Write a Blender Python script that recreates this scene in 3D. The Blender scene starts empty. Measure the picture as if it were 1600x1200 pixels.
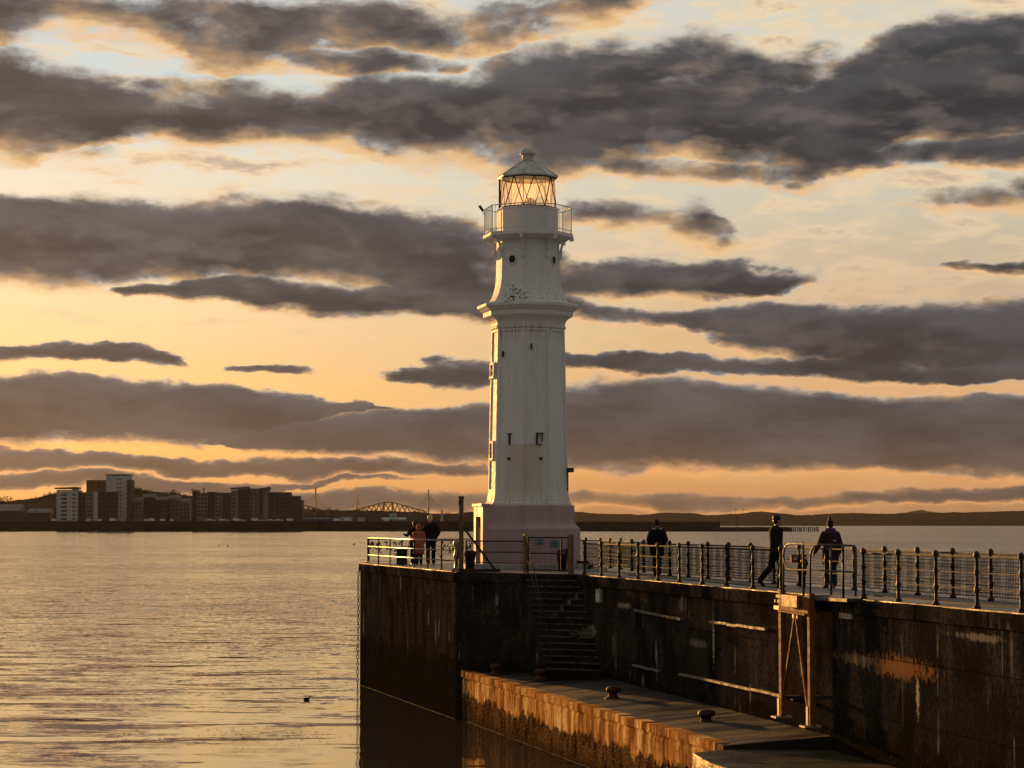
import bpy, bmesh, math, random
from mathutils import Vector, Matrix
C = bpy.context.scene.collection
S = bpy.context.scene
rad = math.radians
# ------------------------------------------------------------------ camera
CZ = 6.48                                   # eye height over the water
TILT = math.atan(218/3600)
cam_d = bpy.data.cameras.new('camera'); cam = bpy.data.objects.new('camera', cam_d); C.objects.link(cam)
cam.location = (0, 0, CZ); cam.rotation_euler = (math.pi/2 + TILT, 0, 0)
cam_d.sensor_width = 36; cam_d.lens = 81.0; cam_d.clip_start = 0.5; cam_d.clip_end = 80000
S.camera = cam
S.view_settings.view_transform = 'Standard'; S.view_settings.look = 'None'
S.view_settings.gamma = 1; S.view_settings.exposure = 1.0
S.cycles.max_bounces = 6; S.cycles.transparent_max_bounces = 24
S.cycles.volume_bounces = 0
S.cycles.use_denoising = True
S.cycles.sample_clamp_indirect = 4
# ------------------------------------------------------------------ sun
SUN_AZ, SUN_EL = rad(-21.5), rad(4.0)
sd = bpy.data.lights.new('sun', 'SUN'); so = bpy.data.objects.new('sun', sd); C.objects.link(so)
sd.energy = 4.6; sd.angle = rad(0.6); sd.color = (1.0, 0.46, 0.12)
sdir = Vector((math.sin(SUN_AZ)*math.cos(SUN_EL), math.cos(SUN_AZ)*math.cos(SUN_EL), math.sin(SUN_EL)))
so.rotation_euler = (-sdir).to_track_quat('-Z', 'Y').to_euler()

def direction(px, py):
    """unit world direction of a photo pixel (1600x1200)"""
    x, y, f = px-800, 600-py, 3600
    return Vector((x, f*math.cos(TILT) - y*math.sin(TILT), f*math.sin(TILT) + y*math.cos(TILT))).normalized()
def at(px, py, D):
    d = direction(px, py); return Vector((d.x/d.y*D, D, CZ + d.z/d.y*D))
def on(px, py, z):
    d = direction(px, py); t = (z-CZ)/d.z; return Vector((d.x*t, d.y*t, z))
def lin(r, g, b):
    f = lambda c: (c/255)/12.92 if c/255 <= .04045 else ((c/255+.055)/1.055)**2.4
    return (f(r), f(g), f(b), 1)

# ------------------------------------------------------------------ node helper
class N:
    def __init__(s, nt): s.nt = nt; s.L = nt.links
    def node(s, t, **k):
        n = s.nt.nodes.new(t)
        for a, v in k.items(): setattr(n, a, v)
        return n
    def put(s, sock, v):
        if isinstance(v, bpy.types.NodeSocket): s.L.new(v, sock)
        elif v is not None: sock.default_value = v
    def m(s, op, a, b=None, c=None, clamp=False):
        n = s.node('ShaderNodeMath', operation=op, use_clamp=clamp)
        for i, v in enumerate((a, b, c)): s.put(n.inputs[i], v)
        return n.outputs[0]
    def v(s, op, a, b=None, c=None, out=0):
        n = s.node('ShaderNodeVectorMath', operation=op)
        for i, v in enumerate((a, b, c)):
            if v is not None: s.put(n.inputs[i], v)
        return n.outputs[out]
    def step(s, x, a, b, lo=0.0, hi=1.0, kind='SMOOTHSTEP'):
        n = s.node('ShaderNodeMapRange', interpolation_type=kind)
        s.put(n.inputs[0], x); n.inputs[1].default_value = a; n.inputs[2].default_value = b
        n.inputs[3].default_value = lo; n.inputs[4].default_value = hi
        return n.outputs[0]
    def noise(s, vec, scale=1, detail=4, rough=.5, dist=0, out=0):
        n = s.node('ShaderNodeTexNoise'); s.put(n.inputs['Vector'], vec)
        n.inputs['Scale'].default_value = scale; n.inputs['Detail'].default_value = detail
        n.inputs['Roughness'].default_value = rough; n.inputs['Distortion'].default_value = dist
        return n.outputs[out]
    def mix(s, f, a, b, mode='MIX'):
        n = s.node('ShaderNodeMix', data_type='RGBA', blend_type=mode)
        s.put(n.inputs[0], f); s.put(n.inputs[6], a); s.put(n.inputs[7], b)
        return n.outputs[2]
    def ramp(s, x, stops, interp='LINEAR'):
        n = s.node('ShaderNodeValToRGB'); s.put(n.inputs[0], x); r = n.color_ramp; r.interpolation = interp
        while len(r.elements) < len(stops): r.elements.new(0.5)
        for e, (p, c) in zip(r.elements, stops): e.position = p; e.color = c
        return n.outputs[0]
    def xyz(s, v):
        n = s.node('ShaderNodeSeparateXYZ'); s.put(n.inputs[0], v); return n.outputs
    def comb(s, x, y, z):
        n = s.node('ShaderNodeCombineXYZ')
        for i, v in enumerate((x, y, z)): s.put(n.inputs[i], v)
        return n.outputs[0]
    def scale(s, v, k): return s.v('MULTIPLY', v, k)

# ------------------------------------------------------------------ sky
def ang(px, py):
    d = direction(px, py)
    return math.atan2(d.x, d.y)*36, math.atan2(d.z, math.hypot(d.x, d.y))*36
# cloud banks of the evening sky: (photo x, top, bottom, weight) along each bank
BANKS = [
 [(-60,-30,66,.75),(120,-30,50,.6),(260,-10,70,.7),(350,0,110,.75),(450,-5,95,.65),(560,-5,70,.7),(700,0,80,.7),(800,-10,70,.65),(900,-30,55,.55),(1000,-45,10,.5),(1100,-60,-20,.3),(1660,-60,-30,.5)],
 [(380,80,96,-.5),(440,74,100,.3),(560,70,110,.5),(680,84,104,.35),(760,80,100,-.3),(900,80,100,-.5)],
 [(-60,90,235,1),(60,100,236,1.05),(200,125,208,1.05),(300,118,215,1),(400,130,215,1),(480,140,225,1.05),(560,125,240,1.1),(700,110,256,1.15),(800,82,272,1.15),(900,62,265,1.2),(1000,60,250,1.2),(1090,36,262,1.4),(1160,48,275,1.4),(1250,80,270,1.5),(1310,88,262,1.5),(1400,25,250,1.6),(1500,5,240,1.6),(1660,0,222,1.6)],
 [(820,232,262,-.3),(900,232,262,.4),(1000,232,280,.65),(1150,242,287,.65),(1300,238,274,.65),(1450,212,252,.6),(1660,205,245,.6)],
 [(-60,318,436,1.25),(120,304,437,1.3),(250,312,432,1.3),(400,306,430,1.35),(500,305,440,1.35),(600,314,450,1.35),(700,340,470,1.3),(760,358,480,1.2),(850,385,475,.85),(900,418,465,.8),(960,406,460,1.0),(1060,408,462,1.1),(1150,406,458,1.1),(1230,410,448,.9),(1300,416,436,.5),(1360,420,430,-.5)],
 [(150,445,452,-.5),(190,440,455,.6),(300,430,462,1),(450,425,484,1.15),(560,430,498,1.15),(700,430,506,1.1),(780,435,512,1),(870,442,500,.9),(960,470,500,.7),(1060,477,512,.9),(1150,470,545,1.25),(1250,465,560,1.4),(1350,472,575,1.4),(1450,467,578,1.4),(1660,467,586,1.5)],
 [(560,585,592,-.5),(600,580,594,.5),(660,570,600,.85),(760,566,605,.9),(900,552,582,.95),(1000,542,578,1),(1100,550,584,1.1),(1200,550,590,1.2),(1300,550,592,1.2),(1400,555,592,1.2),(1500,560,597,1.3),(1660,555,592,1.3)],
 [(-60,528,562,1),(60,530,560,.9),(150,535,565,1),(230,538,571,1),(290,552,568,.6),(325,548,560,-.4),(365,565,578,.5),(430,563,585,.9),(480,571,587,.6),(512,575,585,-.5),(560,578,585,-.5)],
 [(-60,574,690,1.4),(100,586,690,1.4),(200,596,688,1.4),(300,602,688,1.4),(400,612,684,1.3),(480,620,668,1.2),(560,628,647,1),(597,633,641,.5),(625,634,640,-.5)],
 [(290,688,692,-.4),(340,679,693,.8),(420,664,705,1.2),(500,655,709,1.3),(600,638,717,1.4),(700,632,723,1.4),(800,622,731,1.4),(900,598,732,1.4),(1000,591,733,1.5),(1100,597,735,1.5),(1200,603,735,1.5),(1300,612,735,1.5),(1400,615,737,1.5),(1660,620,741,1.6)],
 [(-60,700,730,.75),(150,705,735,.8),(300,712,739,.75),(450,717,743,.75),(600,718,746,.7),(750,724,741,.5),(830,732,742,-.3),(900,734,742,-.5)],
 [(-60,735,762,.6),(150,738,769,.75),(300,745,773,.75),(400,752,772,.65),(500,746,757,.55),(620,749,755,.35),(700,750,754,-.4)],
 [(100,780,790,-.5),(200,776,800,.35),(350,771,796,.5),(500,764,796,.65),(650,768,792,.5),(800,768,800,.45),(900,768,796,.5),(1050,763,800,.55),(1200,776,800,.5),(1350,771,796,.5),(1480,760,785,.65),(1660,750,775,.75)],
 [(845,330,350,-.5),(890,322,356,.42),(950,326,368,.42),(1010,322,374,.5),(1060,316,388,.55),(1105,314,393,.58),(1140,350,392,.3),(1185,360,385,-.4),(1400,300,320,-.5),(1450,296,326,.35),(1520,276,320,.48),(1660,258,314,.5)],
 [(1430,414,424,-.5),(1480,410,424,.3),(1560,409,427,.38),(1660,412,430,.36)],
]
AZ0, AZ1 = ang(-60, 818)[0]/36, ang(1660, 818)[0]/36
def cloud_group():
    g = bpy.data.node_groups.new('cloud_field', 'ShaderNodeTree')
    g.interface.new_socket('P', in_out='INPUT', socket_type='NodeSocketVector')
    g.interface.new_socket('F', in_out='OUTPUT', socket_type='NodeSocketFloat')
    g.interface.new_socket('R', in_out='OUTPUT', socket_type='NodeSocketFloat')
    g.interface.new_socket('lit', in_out='OUTPUT', socket_type='NodeSocketFloat')
    n = N(g); i = n.node('NodeGroupInput'); o = n.node('NodeGroupOutput')
    P = i.outputs[0]
    fine = n.noise(n.v('MULTIPLY', P, (.8, 1.7, 1)), 1.3, 4, .6, out=1)
    warp = n.v('MULTIPLY', n.v('SUBTRACT', fine, (.5, .5, .5)), (1.2, .42, 0))
    big = n.noise(n.v('MULTIPLY', P, (.3, .8, 1)), 1.0, 1, .5, out=1)
    Q = n.v('ADD', n.v('ADD', P, warp), n.v('MULTIPLY', n.v('SUBTRACT', big, (.5, .5, .5)), (1.4, .5, 0)))
    qs = n.xyz(Q)
    t = n.m('DIVIDE', n.m('SUBTRACT', qs[0], AZ0*36), (AZ1-AZ0)*36, clamp=True)
    acc, rr = -.55, 0.0
    for bank in BANKS:
        st = []
        for (x, y0, y1, w) in bank:
            a, e0 = ang(x, y0); _, e1 = ang(x, y1)
            st.append((min(1, max(0, (a/36-AZ0)/(AZ1-AZ0))), ((e0+e1)/20, (e0-e1)/2*1.06, (w+.6)/2.5, 1)))
        c = n.node('ShaderNodeSeparateColor'); n.put(c.inputs[0], n.ramp(t, st, 'CARDINAL'))
        r = n.m('DIVIDE', n.m('MULTIPLY_ADD', c.outputs[0], -10.0, qs[1]), n.m('MAXIMUM', c.outputs[1], .03))
        w = n.m('MULTIPLY_ADD', c.outputs[2], 2.5, -.6)
        b = n.m('SUBTRACT', w, n.m('MULTIPLY', n.m('MAXIMUM', w, .35), n.m('MULTIPLY', r, r)))
        r = n.m('MAXIMUM', n.m('MINIMUM', r, 1.1), -1.1)
        pick = n.step(n.m('SUBTRACT', b, acc), -.12, .12, kind='LINEAR')
        rr = n.m('ADD', n.m('MULTIPLY', pick, r), n.m('MULTIPLY', n.m('SUBTRACT', 1.0, pick), rr))
        acc = n.m('SMOOTH_MAX', acc, b, .1)
    n1 = n.noise(n.v('MULTIPLY', P, (.55, 1.2, 1)), 1.2, 9, .6, .2)
    n1b = n.noise(n.v('MULTIPLY', n.v('ADD', P, (-.2, -.2, 0)), (.55, 1.2, 1)), 1.2, 3, .6, .2)
    amp = n.step(qs[1], .8, 4.6, 1.15, 2.8, kind='LINEAR')
    n3 = n.noise(n.v('MULTIPLY', P, (.16, .42, 1)), 1.3, 3, .55)
    F = n.m('ADD', n.m('MINIMUM', acc, 1.05), n.m('MULTIPLY', n.m('SUBTRACT', n1, .5), amp))
    F = n.m('ADD', F, n.m('MULTIPLY', n.m('SUBTRACT', n3, .5), n.m('MULTIPLY', amp, .7)))
    n.put(o.inputs[0], F); n.put(o.inputs[1], rr); n.put(o.inputs[2], n.m('SUBTRACT', n1, n1b))
    return g
W = bpy.data.worlds.new('World'); S.world = W; W.use_nodes = True
W.cycles.sampling_method = 'MANUAL'; W.cycles.sample_map_resolution = 512
nt = W.node_tree; nt.nodes.clear(); n = N(nt)
tc = n.node('ShaderNodeTexCoord'); dirv = tc.outputs['Generated']
d = n.xyz(dirv)
az = n.m('ARCTAN2', d[0], d[1]); hyp = n.m('SQRT', n.m('ADD', n.m('MULTIPLY', d[0], d[0]), n.m('MULTIPLY', d[1], d[1])))
el = n.m('ABSOLUTE', n.m('ARCTAN2', d[2], hyp))
P = n.comb(n.m('MULTIPLY', az, 36.0), n.m('MULTIPLY', el, 36.0), 0)
g = cloud_group()
q = n.node('ShaderNodeGroup'); q.node_tree = g; n.put(q.inputs[0], P)
F1, RR, NL = q.outputs
low = n.step(el, 0, .055, 1, 0)                       # near the horizon
right = n.step(az, -.2, .22)
base = n.ramp(n.m('DIVIDE', el, .24, clamp=True), [
 (0.0, lin(184,128,80)), (.05, lin(216,150,86)), (.13, lin(248,184,104)), (.25, lin(251,203,134)), (.42, lin(250,218,170)), (.62, lin(234,224,204)), (.8, lin(208,218,216)), (1.0, lin(210,214,212))])
base_r = n.ramp(n.m('DIVIDE', el, .24, clamp=True), [
 (0.0, lin(150,114,86)), (.05, lin(182,134,90)), (.11, lin(228,166,102)), (.3, lin(214,172,126)), (.45, lin(200,178,148)), (.62, lin(206,200,182)), (.8, lin(220,212,192)), (1.0, lin(212,208,192))])
clear = n.mix(right, base, base_r)
nv = n.noise(n.v('MULTIPLY', P, (.12, 1.1, 1)), 1.3, 5, .6)
clear = n.mix(n.step(nv, .45, .75, 0, .35), clear, n.mix(low, lin(214,196,166), lin(214,146,92)))
# the blue evening sky overhead and behind the viewer
sk = n.node('ShaderNodeTexSky', sky_type='NISHITA', sun_disc=False)
sk.sun_elevation = SUN_EL; sk.sun_rotation = SUN_AZ; sk.altitude = 0; sk.dust_density = 2.0
nish = n.v('SCALE', sk.outputs[0]); nish.node.inputs[3].default_value = .1
away = n.step(n.m('ABSOLUTE', n.m('ADD', az, .35)), .6, 1.7)
back = n.mix(n.m('MULTIPLY', nish.node.inputs[3].default_value*0+1.0, n.step(el, .3, 1.3)), (.11,.135,.175,1), (.09,.135,.21,1))
back = n.mix(.5, back, n.v('ADD', nish, (.035,.05,.075)))
clear = n.mix(n.m('MAXIMUM', away, n.step(el, .3, .8)), clear, back)
upq = n.step(el, .04, .15)
below = n.m('MULTIPLY', n.step(RR, .3, -.9), n.m('MULTIPLY_ADD', upq, .85, .15))   # soft lit undersides, firmer tops
soft = n.m('MULTIPLY_ADD', upq, .65, .5)
dens = n.m('DIVIDE', n.m('ADD', n.m('ADD', F1, n.m('MULTIPLY', below, .38)), n.m('MULTIPLY', soft, .42)), soft, clamp=True)
dens = n.m('MULTIPLY', n.m('MULTIPLY', dens, dens), n.m('MULTIPLY_ADD', dens, -2.0, 3.0))
lit = n.m('ADD', n.m('MULTIPLY', RR, -.5), n.m('MULTIPLY', NL, 5.0))
tone = n.m('DIVIDE', n.m('SUBTRACT', F1, n.m('MULTIPLY', n.m('MAXIMUM', lit, -.2), .12)), n.m('MULTIPLY_ADD', upq, .3, .95))
wn = n.noise(n.v('MULTIPLY', P, (.3, .9, 1)), 1.5, 4, .55)
core = n.mix(right, lin(68,65,65), lin(50,53,57))
core = n.mix(n.step(wn, .38, .66), core, n.mix(right, lin(92,86,84), lin(76,76,79)))
core = n.mix(n.m('MULTIPLY', n.step(RR, -.1, .9, 0, .6), n.step(wn, .3, .6, .4, 1)), core, n.mix(right, lin(98,98,101), lin(84,87,92)))
core = n.mix(n.m('MULTIPLY', n.step(NL, -.02, .16, 0, .45), n.m('MULTIPLY_ADD', upq, .7, .3)), core, lin(116,109,104))
core = n.mix(n.m('MULTIPLY', low, .5), core, lin(84,72,64))
glow = n.mix(n.step(el, 0, .15), lin(236,166,98), lin(250,218,168))
glow = n.mix(n.m('MULTIPLY', below, .75), glow, lin(232,182,126))
rim = n.mix(n.step(lit, -.4, .45), n.mix(low, lin(190,186,178), lin(190,144,100)), glow)
mid = n.mix(n.step(lit, -.4, .8), n.mix(low, lin(126,122,120), lin(140,110,84)), n.mix(low, lin(190,154,116), lin(186,132,84)))
cc = n.mix(n.step(tone, -.12, .3), rim, mid)
cc = n.mix(n.step(tone, .08, .68), cc, core)
# warm glow of the air around the low sun
sg = n.v('DISTANCE', n.v('MULTIPLY', dirv, (1, 1, 1.25)), (sdir.x, sdir.y, .05), out=1)
gl = n.m('POWER', n.step(sg, .42, .0, kind='LINEAR'), 2.0)
gadd = n.v('SCALE', (1.0, .4, .07)); n.put(gadd.node.inputs[3], n.m('MULTIPLY', gl, n.step(el, .2, .02, .15, .9, kind='LINEAR')))
clear = n.v('ADD', clear, gadd)
# thin lit wisps drifting in the gaps
vw = n.noise(n.v('MULTIPLY', P, (.35, 1.2, 1)), 1.7, 7, .62, .3)
wis = n.m('MULTIPLY', n.step(vw, .44, .62), n.step(el, .06, .16, .1, .9))
clear = n.mix(wis, clear, n.mix(n.step(vw, .54, .68), lin(246,214,168), lin(188,168,148)))
g2 = n.v('SCALE', (1.0, .5, .15)); n.put(g2.node.inputs[3], n.m('MULTIPLY', gl, .16))
sky = n.mix(dens, clear, n.mix(n.m('MAXIMUM', away, n.step(el, .3, .8)), cc, (.082,.1,.122,1)))
sky = n.v('ADD', sky, g2)
bg = n.node('ShaderNodeBackground'); n.put(bg.inputs[0], sky); bg.inputs[1].default_value = .5
n.put(n.node('ShaderNodeOutputWorld').inputs[0], bg.outputs[0])

# ------------------------------------------------------------------ mesh builder and object tree
class MB:
    def __init__(s): s.v = []; s.f = []; s.sm = []
    def add(s, vs, fs, smooth=False):
        o = len(s.v); s.v += [Vector(v) for v in vs]
        for f in fs: s.f.append(tuple(i+o for i in f)); s.sm.append(smooth)
        return s
    def box(s, c, size, rz=0.0, axes=None):
        c = Vector(c)
        if axes is None: axes = (Vector((math.cos(rz), math.sin(rz), 0)), Vector((-math.sin(rz), math.cos(rz), 0)), Vector((0, 0, 1)))
        vs = [c + axes[0]*(i*size[0]/2) + axes[1]*(j*size[1]/2) + axes[2]*(k*size[2]/2) for k in (-1, 1) for j in (-1, 1) for i in (-1, 1)]
        return s.add(vs, [(0,2,3,1),(4,5,7,6),(0,1,5,4),(2,6,7,3),(0,4,6,2),(1,3,7,5)])
    def beam(s, a, b, w, h=None, up=(0, 0, 1)):
        a, b = Vector(a), Vector(b); d = (b-a); L = d.length; d.normalize(); up = Vector(up)
        if abs(d.dot(up)) > .98: up = Vector((1, 0, 0))
        x = d.cross(up).normalized(); y = x.cross(d)
        return s.box((a+b)/2, (w, L, h or w), axes=(x, d, y))
    def tube(s, pts, r, n=6, caps=True, smooth=True, closed=False):
        pts = [Vector(p) for p in pts]; m = len(pts)
        rs = r if isinstance(r, (list, tuple)) else [r]*m
        rings = []; prev = None
        for i, p in enumerate(pts):
            if closed: t = pts[(i+1) % m]-pts[i-1]
            else: t = pts[min(i+1, m-1)]-pts[max(i-1, 0)]
            if t.length < 1e-9: t = Vector((0, 0, 1))
            t.normalize()
            if prev is None:
                a = Vector((0, 0, 1)) if abs(t.z) < .9 else Vector((1, 0, 0)); x = t.cross(a).normalized()
            else: x = (prev - t*prev.dot(t)); x = x.normalized() if x.length > 1e-6 else t.orthogonal().normalized()
            prev = x; y = t.cross(x)
            rings.append([p + x*(rs[i]*math.cos(2*math.pi*k/n)) + y*(rs[i]*math.sin(2*math.pi*k/n)) for k in range(n)])
        return s.rings(rings, caps and not closed, smooth, closed)
    def rings(s, rings, caps=True, smooth=False, closed=False):
        n = len(rings[0]); vs = [v for r in rings for v in r]; fs = []; m = len(rings)
        for i in range(m if closed else m-1):
            j = (i+1) % m
            for k in range(n):
                fs.append((i*n+k, i*n+(k+1) % n, j*n+(k+1) % n, j*n+k))
        s.add(vs, fs, smooth)
        if caps:
            o = len(s.v)-len(vs)
            s.f.append(tuple(o+k for k in reversed(range(n)))); s.sm.append(False)
            s.f.append(tuple(o+(m-1)*n+k for k in range(n))); s.sm.append(False)
        return s
    def capsule(s, pts, rs, n=12):
        pts = [Vector(p) for p in pts]; rs = list(rs)
        d0 = (pts[0]-pts[1]).normalized(); d1 = (pts[-1]-pts[-2]).normalized()
        P = []; R = []
        for a in (80, 55, 28): P.append(pts[0]+d0*rs[0]*math.sin(rad(a))); R.append(rs[0]*math.cos(rad(a)))
        P += pts; R += rs
        for a in (28, 55, 80): P.append(pts[-1]+d1*rs[-1]*math.sin(rad(a))); R.append(rs[-1]*math.cos(rad(a)))
        return s.tube(P, R, n)
    def ball(s, c, r, nu=12, nv=8, jit=0, rnd=None):
        c = Vector(c); r = (r, r, r) if not isinstance(r, (tuple, list)) else r
        rg = []
        for j in range(nv+1):
            ph = math.pi*(j/nv) if 0 < j < nv else (.02 if j == 0 else math.pi-.02)
            ring = []
            for i in range(nu):
                a = 2*math.pi*i/nu; q = 1 + (rnd.uniform(-jit, jit) if rnd else 0)
                ring.append(c + Vector((r[0]*math.sin(ph)*math.cos(a)*q, r[1]*math.sin(ph)*math.sin(a)*q, -r[2]*math.cos(ph)*q)))
            rg.append(ring)
        return s.rings(rg, True, True)
    def lathe(s, c, prof, n=16, smooth=True):
        c = Vector(c)
        return s.rings([[c + Vector((r*math.cos(2*math.pi*k/n), r*math.sin(2*math.pi*k/n), z)) for k in range(n)] for (r, z) in prof], True, smooth)
    def prism(s, poly, z0, z1, top=True, bottom=True):
        n = len(poly); vs = [Vector((p[0], p[1], z0)) for p in poly] + [Vector((p[0], p[1], z1)) for p in poly]
        fs = [(k, (k+1) % n, n+(k+1) % n, n+k) for k in range(n)]
        if bottom: fs.append(tuple(reversed(range(n))))
        if top: fs.append(tuple(range(n, 2*n)))
        return s.add(vs, fs)

def origin(o):
    v = Vector((0, 0, 0))
    while o is not None: v += o.location; o = o.parent
    return v
def obj(name, mb, m, parent=None, org=None):
    """one mesh object from world-space geometry"""
    o_ = origin(parent) if parent is not None else (Vector(org) if org else Vector((0, 0, 0)))
    me = bpy.data.meshes.new(name); me.from_pydata([v-o_ for v in mb.v], [], mb.f)
    bm = bmesh.new(); bm.from_mesh(me); bmesh.ops.recalc_face_normals(bm, faces=bm.faces); bm.to_mesh(me); bm.free()
    me.polygons.foreach_set('use_smooth', mb.sm); me.update()
    if m: me.materials.append(m)
    o = bpy.data.objects.new(name, me); C.objects.link(o)
    if parent is not None: o.parent = parent
    elif org: o.location = org
    return o
def tag(o, label=None, cat=None, group=None, kind=None):
    if label: o['label'] = label
    if cat: o['category'] = cat
    if group: o['group'] = group
    if kind: o['kind'] = kind
    return o
def thing(name, label, cat, loc=(0, 0, 0), group=None):
    o = bpy.data.objects.new(name, None); C.objects.link(o); o.location = loc; o.empty_display_size = .2
    return tag(o, label, cat, group)
def struct(name, mb, m): return tag(obj(name, mb, m), kind='structure')
KIDS = {}
def copy_tree(o, parent=None):
    c = o.copy(); C.objects.link(c)
    if parent is not None: c.parent = parent
    for ch in list(o.children): copy_tree(ch, c)
    return c

# ------------------------------------------------------------------ materials
def newmat(name):
    m = bpy.data.materials.new(name); m.use_nodes = True; m.node_tree.nodes.clear(); n = N(m.node_tree)
    b = n.node('ShaderNodeBsdfPrincipled'); o = n.node('ShaderNodeOutputMaterial'); n.put(o.inputs[0], b.outputs[0])
    g = n.node('ShaderNodeNewGeometry'); return m, n, b, g.outputs['Position'], g
def bump(n, b, h, dist, strength=1.0):
    q = n.node('ShaderNodeBump'); q.inputs['Strength'].default_value = strength; q.inputs['Distance'].default_value = dist
    n.put(q.inputs['Height'], h); n.put(b.inputs['Normal'], q.outputs[0])
def simple(name, c1, c2=None, rough=.6, metal=0.0, sc=4.0, bmp=0.0, spec=.12, streak=False):
    m, n, b, P, g = newmat(name)
    c2 = c2 or tuple(x*.7 for x in c1)
    v = n.v('MULTIPLY', P, (1, 1, .2)) if streak else P
    t = n.noise(v, sc, 5, .65)
    n.put(b.inputs['Base Color'], n.mix(n.step(t, .35, .68), (*c1, 1), (*c2, 1)))
    n.put(b.inputs['Roughness'], n.step(t, .3, .7, max(.05, rough-.12), min(1, rough+.12)))
    b.inputs['Metallic'].default_value = metal; b.inputs['Specular IOR Level'].default_value = spec
    if bmp: bump(n, b, n.noise(P, sc*4, 5, .6), bmp)
    return m
M = {}
UX, UY = .2133, -.9770                      # along the long pier wall, towards the viewer
def wallspace(n, P):
    s_ = n.v('DOT_PRODUCT', P, (UX, UY, 0), out=1); z = n.xyz(P)[2]; return s_, z
def mk_wall():
    m, n, b, P, g = newmat('pier_concrete'); s_, z = wallspace(n, P)
    V = n.comb(s_, 0.0, z)
    big = n.noise(V, .45, 4, .6); mid = n.noise(n.v('MULTIPLY', V, (1, 1, .35)), 1.4, 6, .65); fine = n.noise(V, 9, 6, .7)
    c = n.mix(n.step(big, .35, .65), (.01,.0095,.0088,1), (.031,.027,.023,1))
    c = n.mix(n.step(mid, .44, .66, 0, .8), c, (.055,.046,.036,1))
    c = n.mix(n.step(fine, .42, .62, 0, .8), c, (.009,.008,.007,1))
    # green algae towards the foot
    c = n.mix(n.m('MULTIPLY', n.step(z, 3.6, 1.8), n.step(big, .3, .6, .1, .6)), c, (.013,.014,.008,1))
    # lime streaks: thin vertical runs hanging from pale patches
    st = n.noise(n.comb(n.m('MULTIPLY', s_, 3.2), 0.0, n.m('MULTIPLY', z, .16)), 1, 3, .6)
    pm = n.noise(n.comb(s_, 0.0, n.m('MULTIPLY', z, 1.6)), .55, 3, .6)
    pale = n.m('MULTIPLY', n.step(st, .57, .7), n.step(pm, .5, .62))
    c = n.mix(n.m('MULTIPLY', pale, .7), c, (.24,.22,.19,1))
    rim = n.noise(n.comb(n.m('MULTIPLY', s_, .8), 3.0, n.m('MULTIPLY', z, 2.2)), 1, 6, .7)
    c = n.mix(n.m('MULTIPLY', n.step(rim, .66, .74), .55), c, (.2,.18,.15,1))
    rust = n.m('MULTIPLY', n.step(n.noise(n.comb(n.m('MULTIPLY', s_, .5), 9.0, n.m('MULTIPLY', z, .9)), 1, 5, .7), .6, .72), n.step(mid, .4, .6))
    c = n.mix(n.m('MULTIPLY', rust, .5), c, (.12,.065,.03,1))
    speck = n.step(n.noise(V, 14, 2, .5), .74, .78)
    c = n.mix(n.m('MULTIPLY', speck, .6), c, (.3,.27,.22,1))
    tl = n.m('ADD', z, n.m('MULTIPLY_ADD', n.noise(n.comb(n.m('MULTIPLY', s_, 1.1), 7.0, n.m('MULTIPLY', z, .35)), 1, 6, .7), 2.2, -1.1))
    tide = n.step(tl, 2.1, 1.95)
    c = n.mix(n.m('MULTIPLY', tide, .82), c, n.mix(n.step(fine, .55, .7), (.009,.008,.006,1), (.06,.04,.02,1)))
    mid2 = n.noise(n.v('MULTIPLY', V, (1, 1, .3)), 3.5, 5, .75)
    for (px, py, rs, rz, col, k) in STAINS_SUNPATCH:
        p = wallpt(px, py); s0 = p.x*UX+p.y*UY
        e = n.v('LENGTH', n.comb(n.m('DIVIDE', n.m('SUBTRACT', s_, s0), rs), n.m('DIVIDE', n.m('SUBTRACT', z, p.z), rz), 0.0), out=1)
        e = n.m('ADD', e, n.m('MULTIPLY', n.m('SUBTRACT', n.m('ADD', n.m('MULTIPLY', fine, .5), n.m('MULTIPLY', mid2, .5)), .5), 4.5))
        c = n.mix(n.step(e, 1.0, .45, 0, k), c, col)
    # pour joints
    jz = n.m('PINGPONG', n.m('ADD', z, n.m('MULTIPLY', mid, .05)), .62); js = n.m('PINGPONG', s_, 1.9)
    joint = n.m('MAXIMUM', n.step(jz, .018, .0), n.step(js, .03, .0))
    c = n.mix(n.m('MULTIPLY', joint, .7), c, (.01,.008,.007,1))
    n.put(b.inputs['Base Color'], c)
    n.put(b.inputs['Roughness'], n.step(n.m('ADD', mid, n.step(z, 2.6, .6, 0, -.25)), .1, .8, .6, .95))
    b.inputs['Specular IOR Level'].default_value = 0
    vor = n.node('ShaderNodeTexVoronoi'); n.put(vor.inputs['Vector'], V); vor.inputs['Scale'].default_value = 7
    h = n.m('ADD', n.m('ADD', n.m('MULTIPLY', mid, .6), n.m('MULTIPLY', fine, .35)), n.m('MULTIPLY', joint, -.3))
    h = n.m('ADD', h, n.m('MULTIPLY', n.step(z, 2.2, 1.2), n.m('MULTIPLY', vor.outputs[0], .8)))
    bump(n, b, h, .03)
    return m
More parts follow.
